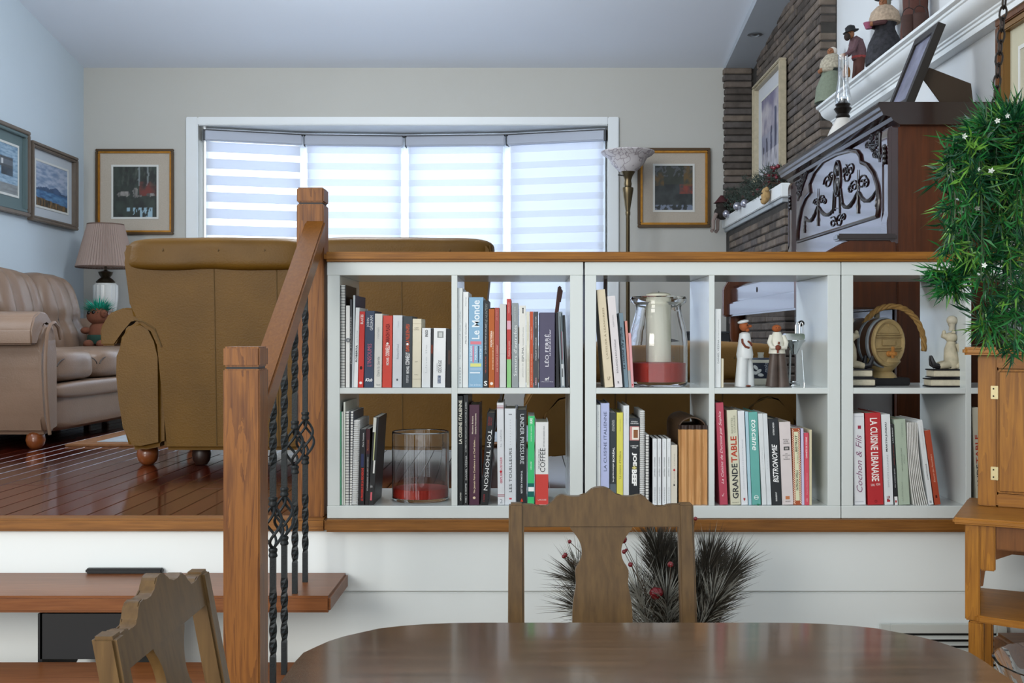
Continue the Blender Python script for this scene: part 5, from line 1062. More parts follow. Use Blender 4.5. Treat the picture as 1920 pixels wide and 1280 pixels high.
# easel-backed frame seen edge-on
ef = thing('photo_frame', 'dark photo frame leaning on its strut on the near end of the piano', 'picture frame', (1.44, 4.2, PT+.0065))
zb_ = PT+.0185
def ep(t, s, off=0):      # t along the height, s along the depth of the frame, off behind it
    return Vector((1.405+.125*t+off*.93, 4.12+.25*s, zb_+.31*t-off*.36))
def slab(name, m_, t0, t1, s0, s1, o0, o1, par):
    m = MB(); V = [m.bm.verts.new(ep(t, s, o)) for t in (t0, t1) for s in (s0, s1) for o in (o0, o1)]
    for f in ((0,1,3,2),(4,6,7,5),(0,4,5,1),(2,3,7,6),(0,2,6,4),(1,5,7,3)): m.bm.faces.new([V[i] for i in f])
    return m.build(name, m_, par)
M_efr = mat('black_brown_frame', '#211c19', .35); M_efg = wood('frame_inner_wood', '#4a3018', '#6a4826', 'z', 20, 10)
for a in ((0, 1, 0, .12), (0, 1, .88, 1), (0, .1, .12, .88), (.9, 1, .12, .88)): slab('frame', M_efr, *a, 0, .03, ef)
slab('photo', mat('photo_print', '#77788c', .2, var=.3, vscale=12), .1, .9, .12, .88, .008, .012, ef)
slab('backing', M_efr, .02, .98, .02, .98, .014, .031, ef)
s_ = [ptX(1742, 127, 1.0), 0]
yk = 4.18
def sp(x, y): return ((x-CX)/F*yk, H-(y-CY)/F*yk)
st3 = [sp(1733, 133), sp(1742, 127), sp(1820, 157), (sp(1826, 181)[0], PT+.0075), (sp(1775, 181)[0], PT+.0075), sp(1731, 149)]
MB().prism(st3, 'y', yk-.003, yk+.003).build('strut', mat('strut_card', '#3a2c1e', .6), ef)
# ------------------------------------------------------------------ crown-moulded shelf and its figurines
CZ = 2.612
cs = thing('crown_shelf', 'white crown moulded shelf running along the wall above the piano', 'shelf', (1.66, 4.5, CZ-.09))
q = 1.045
prof = [(1.583, CZ), (1.583, CZ-.012), (1.590, CZ-.016), (1.598, CZ-.018), (1.600, CZ-.026), (1.606, CZ-.030), (1.612, CZ-.045), (1.625, CZ-.060), (1.646, CZ-.071), (1.662, CZ-.076), (1.664, CZ-.082), (1.671, CZ-.086), (1.673, CZ-.094), (1.680, CZ-.097), (1.680, CZ-.118), (WX-.001, CZ-.118), (WX-.001, CZ)]
MB().prism(prof, 'y', 2.4, 6.06).build('crown', M_white, cs, smooth=True, ang=30)
def santon(label, x, y, h, parts_fn):
    r = thing('santon_figurine', label, 'figurine', (x, y, CZ+.0006)); r['group'] = 'clay figurines on the crown moulded shelf'
    parts_fn(r, Vector((x, y, CZ+.001)), h); return r
M_skin = mat('clay_skin', '#8a5a3c', .7, var=.1, vscale=40)
def face(r, c, rad, dirv=(-.55, -.83, 0)):
    d = Vector(dirv).normalized(); s = Vector((-d.y, d.x, 0))
    m = MB().ball(c, (rad*.88, rad*.88, rad)).ball(c+d*rad*.92+Vector((0, 0, -rad*.08)), rad*.2, 8, 6)
    m.ball(c+d*rad*.72+Vector((0, 0, -rad*.62)), (rad*.35,)*3, 8, 6)
    hd = m.build('head', M_skin, r, smooth=True)
    MB().ball(c+d*rad*.8+s*rad*.33+Vector((0, 0, rad*.15)), rad*.1, 6, 5).ball(c+d*rad*.8-s*rad*.33+Vector((0, 0, rad*.15)), rad*.1, 6, 5).build('eyes', mat('eye_black', '#0c0c0c', .15), hd, smooth=True)
    return hd
def arm3(r, a, b, c, rad, m_, hand=True):
    A = MB().tube([a, (Vector(a)+Vector(b))/2, b, (Vector(b)+Vector(c))/2, c], [rad*1.15, rad*1.05, rad, rad*.9, rad*.8], 8).build('arm', m_, r, smooth=True)
    if hand: MB().ball(c, rad*.95, 8, 6).build('hand', M_skin, A, smooth=True)
def s_woman(dress, shawl, apron, bonnet, hat=None, basket=None, wide=1):
    def fn(r, p, h):
        w = h*.26*wide
        MB().lathe([(w*.98, 0), (w*1.0, h*.08), (w*.85, h*.3), (w*.52, h*.50), (w*.5, h*.55), (w*.64, h*.62), (w*.68, h*.72), (w*.46, h*.81), (w*.2, h*.85)], p, 22).build('dress', dress, r, smooth=True)
        MB().lathe([(w*.78, h*.60), (w*.80, h*.66), (w*.70, h*.76), (w*.40, h*.845), (w*.22, h*.87)], p+Vector((-.002, -.003, 0)), 20).build('shawl', shawl, r, smooth=True)
        if apron: MB().lathe([(w*1.02, h*.03), (w*.9, h*.3), (w*.57, h*.5), (w*.55, h*.55)], p+Vector((-w*.16, -w*.12, 0)), 18).build('apron', apron, r, smooth=True)
        face(r, p+Vector((-w*.12, -w*.08, h*.90)), h*.068)
        MB().ball(p+Vector((w*.06, w*.06, h*.915)), (h*.076, h*.078, h*.078)).build('bonnet', bonnet, r, smooth=True)
        if hat: MB().lathe([(h*.15, h*.965), (h*.155, h*.972), (h*.085, h*.985), (h*.075, h*1.03), (h*.0, h*1.045)], p, 22).build('hat', hat, r, smooth=True)
        for s in (-1, 1):
            sd = Vector((s*.5, -s*.8, 0)).normalized() if True else None
            sh = p+Vector((.83*w*.55*s*-.4, .55*w*.6*s, h*.74)); el = p+Vector((-w*.25, w*.62*s, h*.58)); ha = p+Vector((-w*.85, w*.18*s-w*.3, h*.56)); arm3(r, sh, el, ha, h*.04, shawl if not hat else mat('santon_sleeve', '#4a2d2e', .8))
        if basket: MB().lathe([(h*.04, 0), (h*.07, h*.07), (h*.075, h*.09), (h*.06, h*.085)], p+Vector((-w*.95, -w*.3, h*.50)), 14).build('basket', basket, r, smooth=True)
    return fn
fl_ = lambda n, c, v=.3: mat(n, c, .8, var=v, vscale=90)
santon('white bonneted woman figurine with a pale green apron, beside the brick corner', 1.655, 6.0, .315, s_woman(fl_('santon_dark_green', '#2d3531'), fl_('santon_print', '#a39b89'), fl_('santon_apron', '#747d6c', .1), fl_('santon_bonnet', '#cfc6bb', .05)))
def s_man(r, p, h):
    m = MB()
    for s in (-1, 1): m.tube([p+Vector((.0, .02*s, 0)), p+Vector((.006, .018*s, h*.24)), p+Vector((.012, .012*s, h*.48))], [h*.085, h*.075, h*.085], 10)
    m.build('trousers', fl_('santon_brown', '#4d2b22', .12), r, smooth=True)
    MB().ball(p+Vector((-.02, -.004, .006)), (.03, .034, .008)).build('shoes', fl_('santon_shoe', '#22191a'), r, smooth=True)
    MB().tube([p+Vector((.012, 0, h*.44)), p+Vector((.008, 0, h*.58)), p+Vector((-.008, -.004, h*.72)), p+Vector((-.022, -.008, h*.80))], [h*.115, h*.125, h*.125, h*.06], 14).build('shirt', fl_('santon_shirt', '#5d4449', .15), r, smooth=True)
    MB().lathe([(h*.122, 0), (h*.128, h*.02), (h*.122, h*.04)], p+Vector((.011, 0, h*.45)), 16, cap=False).build('sash', fl_('santon_sash', '#8d3a38', .1), r, smooth=True)
    face(r, p+Vector((-.038, -.014, h*.845)), h*.075)
    MB().lathe([(h*.13, 0), (h*.135, h*.01), (h*.085, h*.03), (h*.08, h*.085), (h*.03, h*.115), (0, h*.118)], n=20, M=Matrix.Translation(p+Vector((-.034, -.012, h*.885))) @ Matrix.Rotation(-.25, 4, 'Y')).build('hat', fl_('santon_hat', '#1d1f22', .1), r, smooth=True)
    MB().ball(p+Vector((-.058, -.03, h*.79)), (.016, .016, .02)).build('beard', fl_('santon_beard', '#2a1e1a'), r, smooth=True)
    for s in (-1, 1): arm3(r, p+Vector((-.012, .036*s, h*.73)), p+Vector((-.03, .042*s, h*.56)), p+Vector((-.075, .018*s-.02, h*.47)), h*.042, fl_('santon_shirt', '#5d4449', .15))
    MB().lathe([(h*.035, 0), (h*.05, h*.07), (h*.055, h*.09), (h*.04, h*.085)], p+Vector((-.075, -.02, h*.42)), 14).build('bucket', fl_('santon_pail', '#c1b6a8', .06), r, smooth=True)
    MB().lathe([(h*.02, -h*.31), (h*.06, -h*.29), (h*.065, -h*.2), (h*.05, -h*.15), (h*.03, -h*.13), (h*.032, -h*.1)], p+Vector((-.062, -.03, h*.42)), 14).build('jug', fl_('santon_jug', '#8a5a2c', .1), r, smooth=True)
    MB().tube([p+Vector((-.062, -.03, h*.32)), p+Vector((-.066, -.03, h*.42))], .0015, 5).build('jug_string', M_iron, r)
santon('stooping bearded man figurine in a black hat carrying a pail and a jug', 1.655, 5.55, .30, s_man)
santon('large woman figurine in a flowered black cape and wide black hat', 1.655, 5.12, .315, s_woman(mat('flowered_black', '#26262b', .8, var=.7, vscale=55), fl_('santon_lace', '#a5927e', .25), None, fl_('santon_grey_veil', '#7e7d74', .1), fl_('santon_hat', '#1d1f22', .1), fl_('santon_pink', '#8d4a62', .1), 1.08))
def s_porter(r, p, h):
    MB().lathe([(.06, 0), (.062, .05), (.05, .14), (.055, .22), (.04, .255), (.02, .27)], p, 18).build('coat', fl_('santon_brown', '#4d2b22', .12), r, smooth=True)
    face(r, p+Vector((-.01, -.006, .295)), .023)
    MB().lathe([(.042, .31), (.043, .314), (.026, .32), (.024, .345), (0, .35)], p, 18).build('hat', fl_('santon_hat', '#1d1f22', .1), r, smooth=True)
    for s in (-1, 1):
        pb = p+Vector((-.055, .05*s-.03, 0)) if s < 0 else p+Vector((-.02, -.11, 0))
        MB().lathe([(.026, .0), (.029, .06), (.031, .085), (.024, .085)], pb+Vector((0, 0, .0)), 16).build('bucket', fl_('santon_bucket', '#3c2620', .1), r, smooth=True)
        MB().tube([pb+Vector((.028*math.cos(a), 0, .085+.035*math.sin(a))) for a in [math.pi*i/10 for i in range(11)]], .0016, 5).tube([pb+Vector((0, 0, .12)), pb+Vector((0, 0, .215))], .0014, 5).build('bucket_handle', M_iron, r)
        arm3(r, p+Vector((-.01, .03*s, .235)), p+Vector((-.03, .045*s-.01, .22)), pb+Vector((0, 0, .215)), .011, fl_('santon_brown', '#4d2b22', .12))
santon('dark coated porter figurine with two hanging buckets', 1.655, 4.72, .35, s_porter)
# framed mirror-like panel with cream mount on the side wall
X_ = WX-.002; d0 = dX(1886, X_)
def blank(x, y): return mixc(hexc('#b9b39c'), hexc('#a49e88'), fbm(x, y, 3, 2)*.5+.4)
framed('tall wooden frame with a cream mount on the side wall, behind the plant chain', (X_, d0, 1.72), (0, -.75, 0), (0, 0, .78), (-1, 0, 0), .055, .085, blank, mat('frame_gilt_slip', '#7a5a30', .4, metal=.3), wood('frame_oak_dark', '#4a2c18', '#6b4528', 'z', 20, 10, rough=.35), mat('cream_mount', '#b9b49c', .8), fil=True, th=.04)
# ------------------------------------------------------------------ ornaments in the shelf cubbies
def clear(name, tint=(1, 1, 1), rough=0):
    return mat(name, tint, rough, trans=1, ior=1.45, spec=.5)
M_glass = clear('clear_glass')
M_redsand = mat('red_sand', '#aa2512', .6, var=.12, vscale=300, bump=.3, bscale=900)
# candle jar
jy = 3.47; KJ = jy/F; jx = pt(1234.5, 0, jy).x
jr = 54*KJ; z0 = ZS+.0008
zq = lambda y: z0+(724-y)*KJ
jar = thing('glass_jar', 'big clear glass apothecary jar with a flared rim holding a white candle', 'jar', (jx, jy, z0))
outer = [(.0, z0), (jr*.93, z0), (jr, z0+.008), (jr, z0+.014), (jr, z0+.05), (jr, zq(646)), (jr, zq(640)), (jr*.95, zq(618)), (jr*.82, zq(592)), (jr*.77, zq(578)), (jr*.80, zq(573)), (jr*.95, zq(568)), (jr*.985, zq(562)), (jr*.94, zq(557))]
inner = [(jr*.80, zq(560)), (jr*.73, zq(572)), (jr*.735, zq(580)), (jr*.785, zq(594)), (jr*.915, zq(620)), (jr*.965, zq(642)), (jr*.965, zq(650)), (jr*.965, z0+.02), (jr*.965, z0+.014), (.0, z0+.012)]
MB().lathe(outer+inner, (jx, jy, 0), 48, cap=False).build('body', M_glass, jar, smooth=True, weld=True)
sd = MB().lathe([(0, z0+.0125), (jr*.945, z0+.0145), (jr*.945, zq(681)), (jr*.5, zq(679)), (.0245+.002, zq(679.5))], (jx, jy, 0), 40, cap=False).build('red_sand', M_redsand, loc=(jx, jy, z0)); tag(sd, 'red sand filling the bottom of the big candle jar', 'sand', kind='stuff')
cr = 23.5*KJ
cn = thing('pillar_candle', 'tall white pillar candle standing in the big glass jar', 'candle', (jx, jy, zq(681)))
MB().lathe([(0, zq(679)), (cr, zq(679)), (cr, zq(556)), (cr*.96, zq(552)), (cr*.6, zq(549.5)), (0, zq(549))], (jx, jy, 0), 36, cap=False).build('wax', mat('candle_wax', '#d9d9c8', .4, spec=.4), cn, smooth=True)
MB().tube([(jx, jy, zq(550)), (jx+.002, jy, zq(547))], .0015, 5).build('wick', M_black, cn)
# low glass cylinder
vy = 3.475; KV = vy/F; vx = pt(788.5, 0, vy).x; vr = 53.5*KV; z0 = ZF+.0008; vh = 128*KV
cy = thing('glass_cylinder', 'short wide clear glass cylinder vase with red sand in the bottom', 'vase', (vx, vy, z0))
MB().lathe([(0, z0), (vr*.96, z0), (vr, z0+.006), (vr, z0+.010), (vr, z0+.02), (vr, z0+vh-.012), (vr, z0+vh-.005), (vr, z0+vh-.002), (vr*.98, z0+vh), (vr*.97, z0+vh-.002), (vr*.97, z0+vh-.006), (vr*.97, z0+vh-.014), (vr*.97, z0+.02), (vr*.97, z0+.01), (0, z0+.009)], (vx, vy, 0), 48, cap=False).build('body', M_glass, cy, smooth=True, weld=True)
sd = MB().lathe([(0, z0+.0095), (vr*.96, z0+.0105), (vr*.96, z0+.038), (vr*.6, z0+.041), (0, z0+.040)], (vx, vy, 0), 40, cap=False).build('red_sand', M_redsand, loc=(vx, vy, z0)); tag(sd, 'red sand in the bottom of the short glass cylinder', 'sand', kind='stuff')
# waiter and bearded figurine
M_clay = mat('terracotta_skin', '#9c5328', .75, var=.08, vscale=60, bump=.15, bscale=300); M_clayd = mat('terracotta_dark', '#6d3320', .7)
M_wg = mat('white_glaze', '#d3d7d8', .4, var=.03, vscale=30); M_ivg = mat('ivory_glaze', '#d3d1c4', .45, var=.05, vscale=40); M_brg = mat('brown_glaze', '#4a3d36', .45, var=.25, vscale=25)
fy = 3.42; KF = fy/F; z0 = ZS+.0008; fz = lambda y: z0+(727-y)*KF
X_ = lambda x: pt(x, 0, fy).x
wt = thing('waiter_figurine', 'clay figurine in a white uniform and white cap, turned to one side', 'figurine', (X_(1397), fy, z0))
xc = X_(1397)
def limb(pts, rs, n=12): return MB().tube(pts, rs, n)
for s, y_ in ((-1, -.006), (1, .012)):
    limb([(xc+s*.013-.001, fy+y_, z0), (xc+s*.012, fy+y_, fz(700)), (xc+s*.008-.001, fy+y_, fz(672))], [.0195, .0175, .0165]).build('trouser_leg', M_wg, wt, smooth=True)
MB().lathe([(.0245, fz(674)), (.026, fz(667)), (.0215, fz(650)), (.018, fz(635)), (.0165, fz(628)), (.009, fz(625))], (xc-.001, fy, 0), 20).build('tunic', M_wg, wt, smooth=True)
hd = MB().ball((xc-.0035, fy, fz(614)), (.0145, .0145, .0155)).ball((xc+.013, fy-.002, fz(614)), (.008, .005, .005)).ball((xc+.006, fy-.003, fz(621)), (.007, .007, .006)).build('head', M_clay, wt, smooth=True)
MB().ball((xc+.005, fy-.013, fz(612)), .002).ball((xc+.008, fy+.01, fz(612)), .002).build('eyes', mat('eye_black', '#0c0c0c', .15), hd, smooth=True)
MB().lathe([(.0145, 0), (.0175, .003), (.0165, .007), (.006, .010), (0, .010)], n=20, M=Matrix.Translation((xc-.005, fy, fz(608))) @ Matrix.Rotation(-.2, 4, 'Y')).build('cap', M_wg, wt, smooth=True)
MB().tube([(xc-.012, fy-.016, fz(638)), (xc-.012, fy-.021, fz(645)), (xc-.004, fy-.025, fz(652)), (xc+.006, fy-.022, fz(654)), (xc+.008, fy-.021, fz(654))], .0035, 8).build('arm', M_clayd, wt, smooth=True)
MB().tube([(xc+.004, fy-.017, fz(642)), (xc+.013, fy-.018, fz(645)), (xc+.018, fy-.012, fz(650))], .0033, 8).build('arm', M_clayd, wt, smooth=True)
MB().ball((xc+.006, fy-.022, z0+.003), (.008, .006, .003)).build('shoe', M_clayd, wt, smooth=True)
xc = X_(1458)
bd = thing('barista_figurine', 'clay figurine in an ivory jacket and flared brown trousers clasping a dark round pot', 'figurine', (xc, fy, z0))
for s in (-1, 1): limb([(xc+s*.0165, fy, z0), (xc+s*.014, fy, fz(700)), (xc+s*.010, fy, fz(664))], [.0205, .0165, .0135], 14).build('trouser_leg', M_brg, bd, smooth=True)
MB().lathe([(.0255, fz(665)), (.024, fz(658)), (.022, fz(645)), (.020, fz(635)), (.013, fz(627)), (.0125, fz(625))], (xc-.002, fy, 0), 20).build('jacket', M_ivg, bd, smooth=True)
hd = MB().ball((xc-.003, fy, fz(618)), (.0145, .014, .0115)).ball((xc-.003, fy-.0135, fz(619)), (.003, .004, .003), 8, 6).build('head', M_clay, bd, smooth=True)
MB().ball((xc-.007, fy-.0125, fz(617)), .0015).ball((xc+.001, fy-.0125, fz(617)), .0015).build('eyes', mat('eye_black', '#0c0c0c', .15), hd, smooth=True)
for s in (-1, 1): MB().tube([(xc-.002+s*.017, fy-.004, fz(632)), (xc-.002+s*.026, fy-.012, fz(645)), (xc-.002+s*.020, fy-.022, fz(654)), (xc-.004+s*.008, fy-.026, fz(654))], [.0075, .0075, .007, .0055], 10).build('arm', M_ivg, bd, smooth=True)
MB().ball((xc-.005, fy-.027, fz(654)), (.009, .007, .0085)).tube([(xc-.003, fy-.028, fz(648)), (xc-.002, fy-.028, fz(643))], .003, 6).tube([(xc-.006, fy-.029, fz(658)), (xc-.006, fy-.029, fz(664))], .003, 6).build('pot', M_clayd, bd, smooth=True)
# tin with its small cup
ty_ = 3.53; KT = ty_/F; z0t = ZS+.0008; tx0, tx1 = pt(1406, 0, ty_).x, pt(1450, 0, ty_).x; th_ = 49*KT
tn = thing('coffee_tin', 'small navy tin with cream bands and white coffee bean prints', 'tin', ((tx0+tx1)/2, ty_, z0t))
MB().box(tx0, tx1, ty_, ty_+.07, z0t+.020, z0t+th_-.012, bev=.002).build('body', mat('navy_tin', '#20283a', .4), tn)
MB().box(tx0-.0008, tx1+.0008, ty_-.0008, ty_+.0708, z0t, z0t+.0205, bev=.001).build('lower_band', M_ivg, tn)
MB().box(tx0-.0008, tx1+.0008, ty_-.0008, ty_+.0708, z0t+th_-.0125, z0t+th_-.003, bev=.001).build('upper_band', M_ivg, tn)
MB().box(tx0, tx1, ty_, ty_+.07, z0t+th_-.003, z0t+th_+.002, bev=.002).build('lid', mat('tin_lid', '#4e576c', .3, metal=.4), tn)
for k, (u, v, a) in enumerate(((.17, .72, .8), (.3, .48, -.6), (.38, .24, .1), (.12, .38, .3))):
    MB().lathe([(.0, -.0012), (.0065, -.001), (.0078, 0)], n=14, axis='y', M=Matrix.Translation((tx0+(tx1-tx0)*u+.006, ty_-.0002, z0t+.02+(th_-.034)*v)) @ Matrix.Rotation(a, 4, 'Y') @ Matrix.Diagonal((1.25, 1, .7, 1))).build('bean_print', flat('b', '#d9dcdd'), tn)
text('moka', tn, tx0+(tx1-tx0)*.68-tn.location.x, -.001, .055, .03, .011, '#aab2bd', 'u', .3)
cup = thing('espresso_cup', 'tiny ivory espresso cup standing on the navy tin', 'cup', (pt(1430, 0, ty_).x, ty_+.03, z0t+th_+.0025))
MB().lathe([(0, z0t+th_+.0025), (.0085, z0t+th_+.0025), (.0095, z0t+th_+.006), (.0085, z0t+th_+.010), (.0105, z0t+th_+.020), (.0095, z0t+th_+.020), (.0078, z0t+th_+.010), (0, z0t+th_+.006)], (cup.location.x, cup.location.y, 0), 20, cap=False).build('bowl', M_ivg, cup, smooth=True)
# chrome moka stand
M_chr = mat('chrome', '#c4c8ca', .08, metal=1)
my = 3.47; KM = my/F; mx_ = pt(1489, 0, my).x; mz = lambda y: ZS+.0008+(727-y)*KM
mk = thing('chrome_stand', 'small chrome espresso maker on three legs with two curved spouts', 'espresso maker', (mx_, my, ZS+.0008))
MB().lathe([(.022, ZS+.0008), (.022, ZS+.006), (.018, ZS+.008)], (mx_-.005, my, 0), 24).build('base', M_chr, mk, smooth=True)
MB().lathe([(.018, ZS+.013), (.018, ZS+.016)], (mx_-.005, my, 0), 24).build('drip_tray', M_chr, mk)
for x, y_ in ((-.018, -.012), (.028, -.004), (-.008, .02)): MB().tube([(mx_+x*1.1, my+y_, ZS+.001), (mx_+x*.85, my+y_*.8, mz(660))], .0022, 8).build('leg', M_chr, mk, smooth=True)
MB().lathe([(.008, mz(668)), (.014, mz(660)), (.026, mz(646)), (.034, mz(643)), (.034, mz(641)), (.024, mz(641))], (mx_+.001, my, 0), 28).build('funnel', M_chr, mk, smooth=True)
MB().box(mx_-.033, mx_+.03, my-.018, my+.018, mz(641), mz(629), bev=.003).build('boiler', M_chr, mk)
for x in (.004, .016): MB().tube([(mx_+x, my-.004, mz(630)), (mx_+x, my-.004, mz(615)), (mx_+x+.003, my-.004, mz(609)), (mx_+x+.006, my-.004, mz(607.5)), (mx_+x+.010, my-.004, mz(611)), (mx_+x+.011, my-.004, mz(629))], .0022, 8).build('spout', M_chr, mk, smooth=True)
MB().lathe([(0, -.004), (.0095, -.004), (.0095, .004), (0, .004)], (mx_+.024, my+.008, mz(610)), 20, axis='y').build('knob', M_black, mk, smooth=True)
# barrel decanter
by = 3.50; KB = by/F; bz = lambda y: ZS+.0008+(724-y)*KB; bxc = pt(1669, 0, by).x
br = thing('barrel_decanter', 'ceramic barrel decanter with a rope handle and small tap on a clay foot', 'decanter', (bxc, by, ZS+.0008))
M_cl1 = mat('stoneware_tan', '#a18a5e', .55, var=.15, vscale=30, bump=.1); M_cl2 = mat('stoneware_brown', '#4a3326', .35, coat=.3, var=.15, vscale=20)
Rb = .074; ang = math.radians(31)
Mb = Matrix.Translation((bxc-.012, by-.02, bz(644))) @ Matrix.Rotation(ang, 4, 'Z')      # local y runs back along the barrel
MB().lathe([(Rb*.9, 0), (Rb*1.0, .004), (Rb*1.02, .03), (Rb*1.08, .07), (Rb*1.02, .12), (Rb*.95, .15), (Rb*.3, .152)], n=32, axis='y', M=Mb).build('barrel', M_cl2, br, smooth=True)
for yy_ in (.012, .045, .105): MB().lathe([(Rb*1.02, yy_), (Rb*1.075, yy_+.003), (Rb*1.075, yy_+.010), (Rb*1.02, yy_+.013)], n=32, axis='y', M=Mb, cap=False).build('hoop', mat('glazed_hoop', '#7b8288', .2, coat=.5), br, smooth=True)
MB().lathe([(Rb*.80, .004), (Rb*.82, -.002), (Rb*.92, -.006), (Rb*1.0, -.003), (Rb*1.0, .006)], n=32, axis='y', M=Mb, cap=False).build('rim', M_cl1, br, smooth=True)
hd = MB().lathe([(0, -.0005), (Rb*.82, .0)], n=32, axis='y', M=Mb, cap=False).build('barrel_head', M_cl1, br)
m = MB()
for zc_ in (.022, -.020):
    for dz in (-.004, .004): m.box(-Rb*.78, Rb*.78, -.005, .001, zc_+dz-.002, zc_+dz+.002, bev=.0008, M=Mb)
m.box(-.030, .030, -.003, .001, -.010, .012, bev=.002, M=Mb); m.box(-.004, .004, -.004, .001, .045, .058, bev=.001, M=Mb)
m.prism([(-.045, .030), (.045, .030), (.036, .044), (.02, .054), (-.02, .054), (-.036, .044)], 'y', -.003, .001, M=Mb)
m.build('relief', M_cl1, hd)
MB().lathe([(.006, -.03), (.007, -.012), (.010, -.004), (.010, .0)], n=12, axis='y', M=Mb @ Matrix.Translation((0, 0, -.034))).box(-.004, .004, -.022, -.014, -.048, -.012, bev=.001, M=Mb).build('tap', wood('tap_wood', '#8a5426', '#b07a40', 'z', 40, 6), br, smooth=True)
# twisted rope handle
ropes = []
for sgn in (0, math.pi*2/3, math.pi*4/3):
    pts = []
    for i in range(61):
        t = i/60; a = math.pi*(1.02-1.06*t)
        c = Vector((bxc+.004+.098*math.cos(a)+(.008 if t > .5 else 0), by+.01, bz(650)+.125*math.sin(a)-.0))
        rad = Vector((math.cos(a), 0, math.sin(a))); w_ = t*34+sgn
        pts.append(c+rad*.0048*math.cos(w_)+Vector((0, 1, 0))*.0048*math.sin(w_))
    ropes.append(pts)
m = MB()
for pts in ropes: m.tube(pts, .0052, 6)
m.build('rope_handle', mat('jute_rope', '#8f6f3e', .8, var=.2, vscale=60), br, smooth=True)
MB().box(bxc-.041, bxc-.026, by+.02, by+.035, bz(598), bz(585), bev=.002).build('bung', mat('bung_cork', '#6d6450', .7), br)
MB().lathe([(.045, bz(710)), (.04, bz(704)), (.030, bz(698)), (.042, bz(690)), (.056, bz(680)), (.05, bz(672))], (bxc-.015, by+.03, 0), 24).build('clay_foot', M_cl1, br, smooth=True)
MB().box(bxc-.06, bxc+.06, by-.01, by+.085, ZS+.0008, bz(710)+.001, bev=.003).build('plinth', M_black, br)
MB().ball((bxc-.064, by-.01, bz(668)), (.020, .022, .03)).ball((bxc-.052, by-.028, bz(671)), (.007, .007, .007)).build('cherub_face', M_cl1, br, smooth=True)
# pig bookends
M_pig = mat('weathered_cream', '#b3aa92', .6, var=.22, vscale=35); M_pigb = mat('pig_black', '#16161a', .4); M_pgs = mat('book_pages_cream', '#c4bca6', .6, var=.08, vscale=120)
def pig(label, x, y, flip):
    r = thing('pig_bookend', label, 'bookend', (x, y, ZS+.0008)); r['group'] = 'pair of pig bookends'
    f = -1 if flip else 1; z0 = ZS+.0008; k = 3.42/F
    P = lambda u, v, w=0: Vector((x+f*u*k, y+w, z0+v*k))
    for z_, du, nm in ((0, -2, 'lower_book'), (17, 3, 'upper_book')):
        bk = MB().box(x+f*(-32+du)*k, x+f*(34+du)*k, y-.03, y+.04, z0+z_*k, z0+(z_+2.2)*k, bev=.001).box(x+f*(-32+du)*k, x+f*(34+du)*k, y-.03, y+.04, z0+(z_+13.5)*k, z0+(z_+16)*k, bev=.001)
        bk.prism([(x+f*(28+du)*k, z0+(z_+2)*k), (x+f*(35+du)*k, z0+(z_+4)*k), (x+f*(35+du)*k, z0+(z_+12)*k), (x+f*(28+du)*k, z0+(z_+14)*k)], 'y', y-.03, y+.04)
        b_ = bk.build(nm, M_pigb, r)
        MB().box(x+f*(-30+du)*k, x+f*(30+du)*k, y-.028, y+.038, z0+(z_+2)*k, z0+(z_+13.7)*k, bev=.002).build('pages', M_pgs, b_)
    MB().tube([P(14, 34), P(13, 44), P(11, 58), P(10, 70), P(12, 84)], [.019, .024, .0215, .0185, .013], 14).build('body', M_pig, r, smooth=True)
    MB().tube([P(10, 42, -.006), P(-2, 41, -.012), P(-14, 38, -.014)], [.014, .012, .009], 10).tube([P(10, 42, .014), P(-2, 41, .018), P(-14, 38, .02)], [.014, .012, .009], 10).build('legs', M_pig, r, smooth=True)
    MB().tube([P(-14, 38, -.014), P(-24, 40, -.016), P(-28, 50, -.016), P(-29, 57, -.014)], [.009, .0095, .007, .004], 8).tube([P(-14, 38, .018), P(-20, 42, .02), P(-22, 52, .02), P(-23, 58, .02)], [.009, .0095, .007, .004], 8).ball(P(12, 38), (.022, .02, .012)).build('boots', M_pigb, r, smooth=True)
    hd = MB().ball(P(11, 92), (.0185, .017, .0165)).tube([P(6, 93), P(-2, 95), P(-6, 96)], [.012, .0085, .0075], 10).ball(P(-2, 101), (.006, .006, .008)).build('head', M_pig, r, smooth=True)
    MB().prism([(x+f*8*k, z0+100*k), (x+f*16*k, z0+100*k), (x+f*13*k, z0+109*k)], 'y', y-.017, y-.011, bev=.001).build('ear', M_pig, hd, smooth=True)
    MB().tube([P(12, 104), P(13, 112), P(12, 118)], [.009, .0085, .012], 12).ball(P(13, 124), (.0165, .0165, .0145)).build('chef_hat', mat('pig_hat', '#b9b29f', .6, var=.12, vscale=40), r, smooth=True)
    MB().tube([P(20, 80, -.012), P(25, 64, -.018), P(24, 46, -.018), P(20, 40, -.018)], [.007, .0068, .006, .0055], 8).ball(P(20, 38, -.018), .0075, 8, 6).build('arm', M_pig, r, smooth=True)
    return r
pig('chef pig bookend with black boots sitting on two books, closest to the hanging plant', pt(1772, 0, 3.42).x, 3.42, False)
pig('chef pig bookend half hidden behind the unit side, beside the barrel', pt(1604, 0, 3.44).x, 3.44, True)
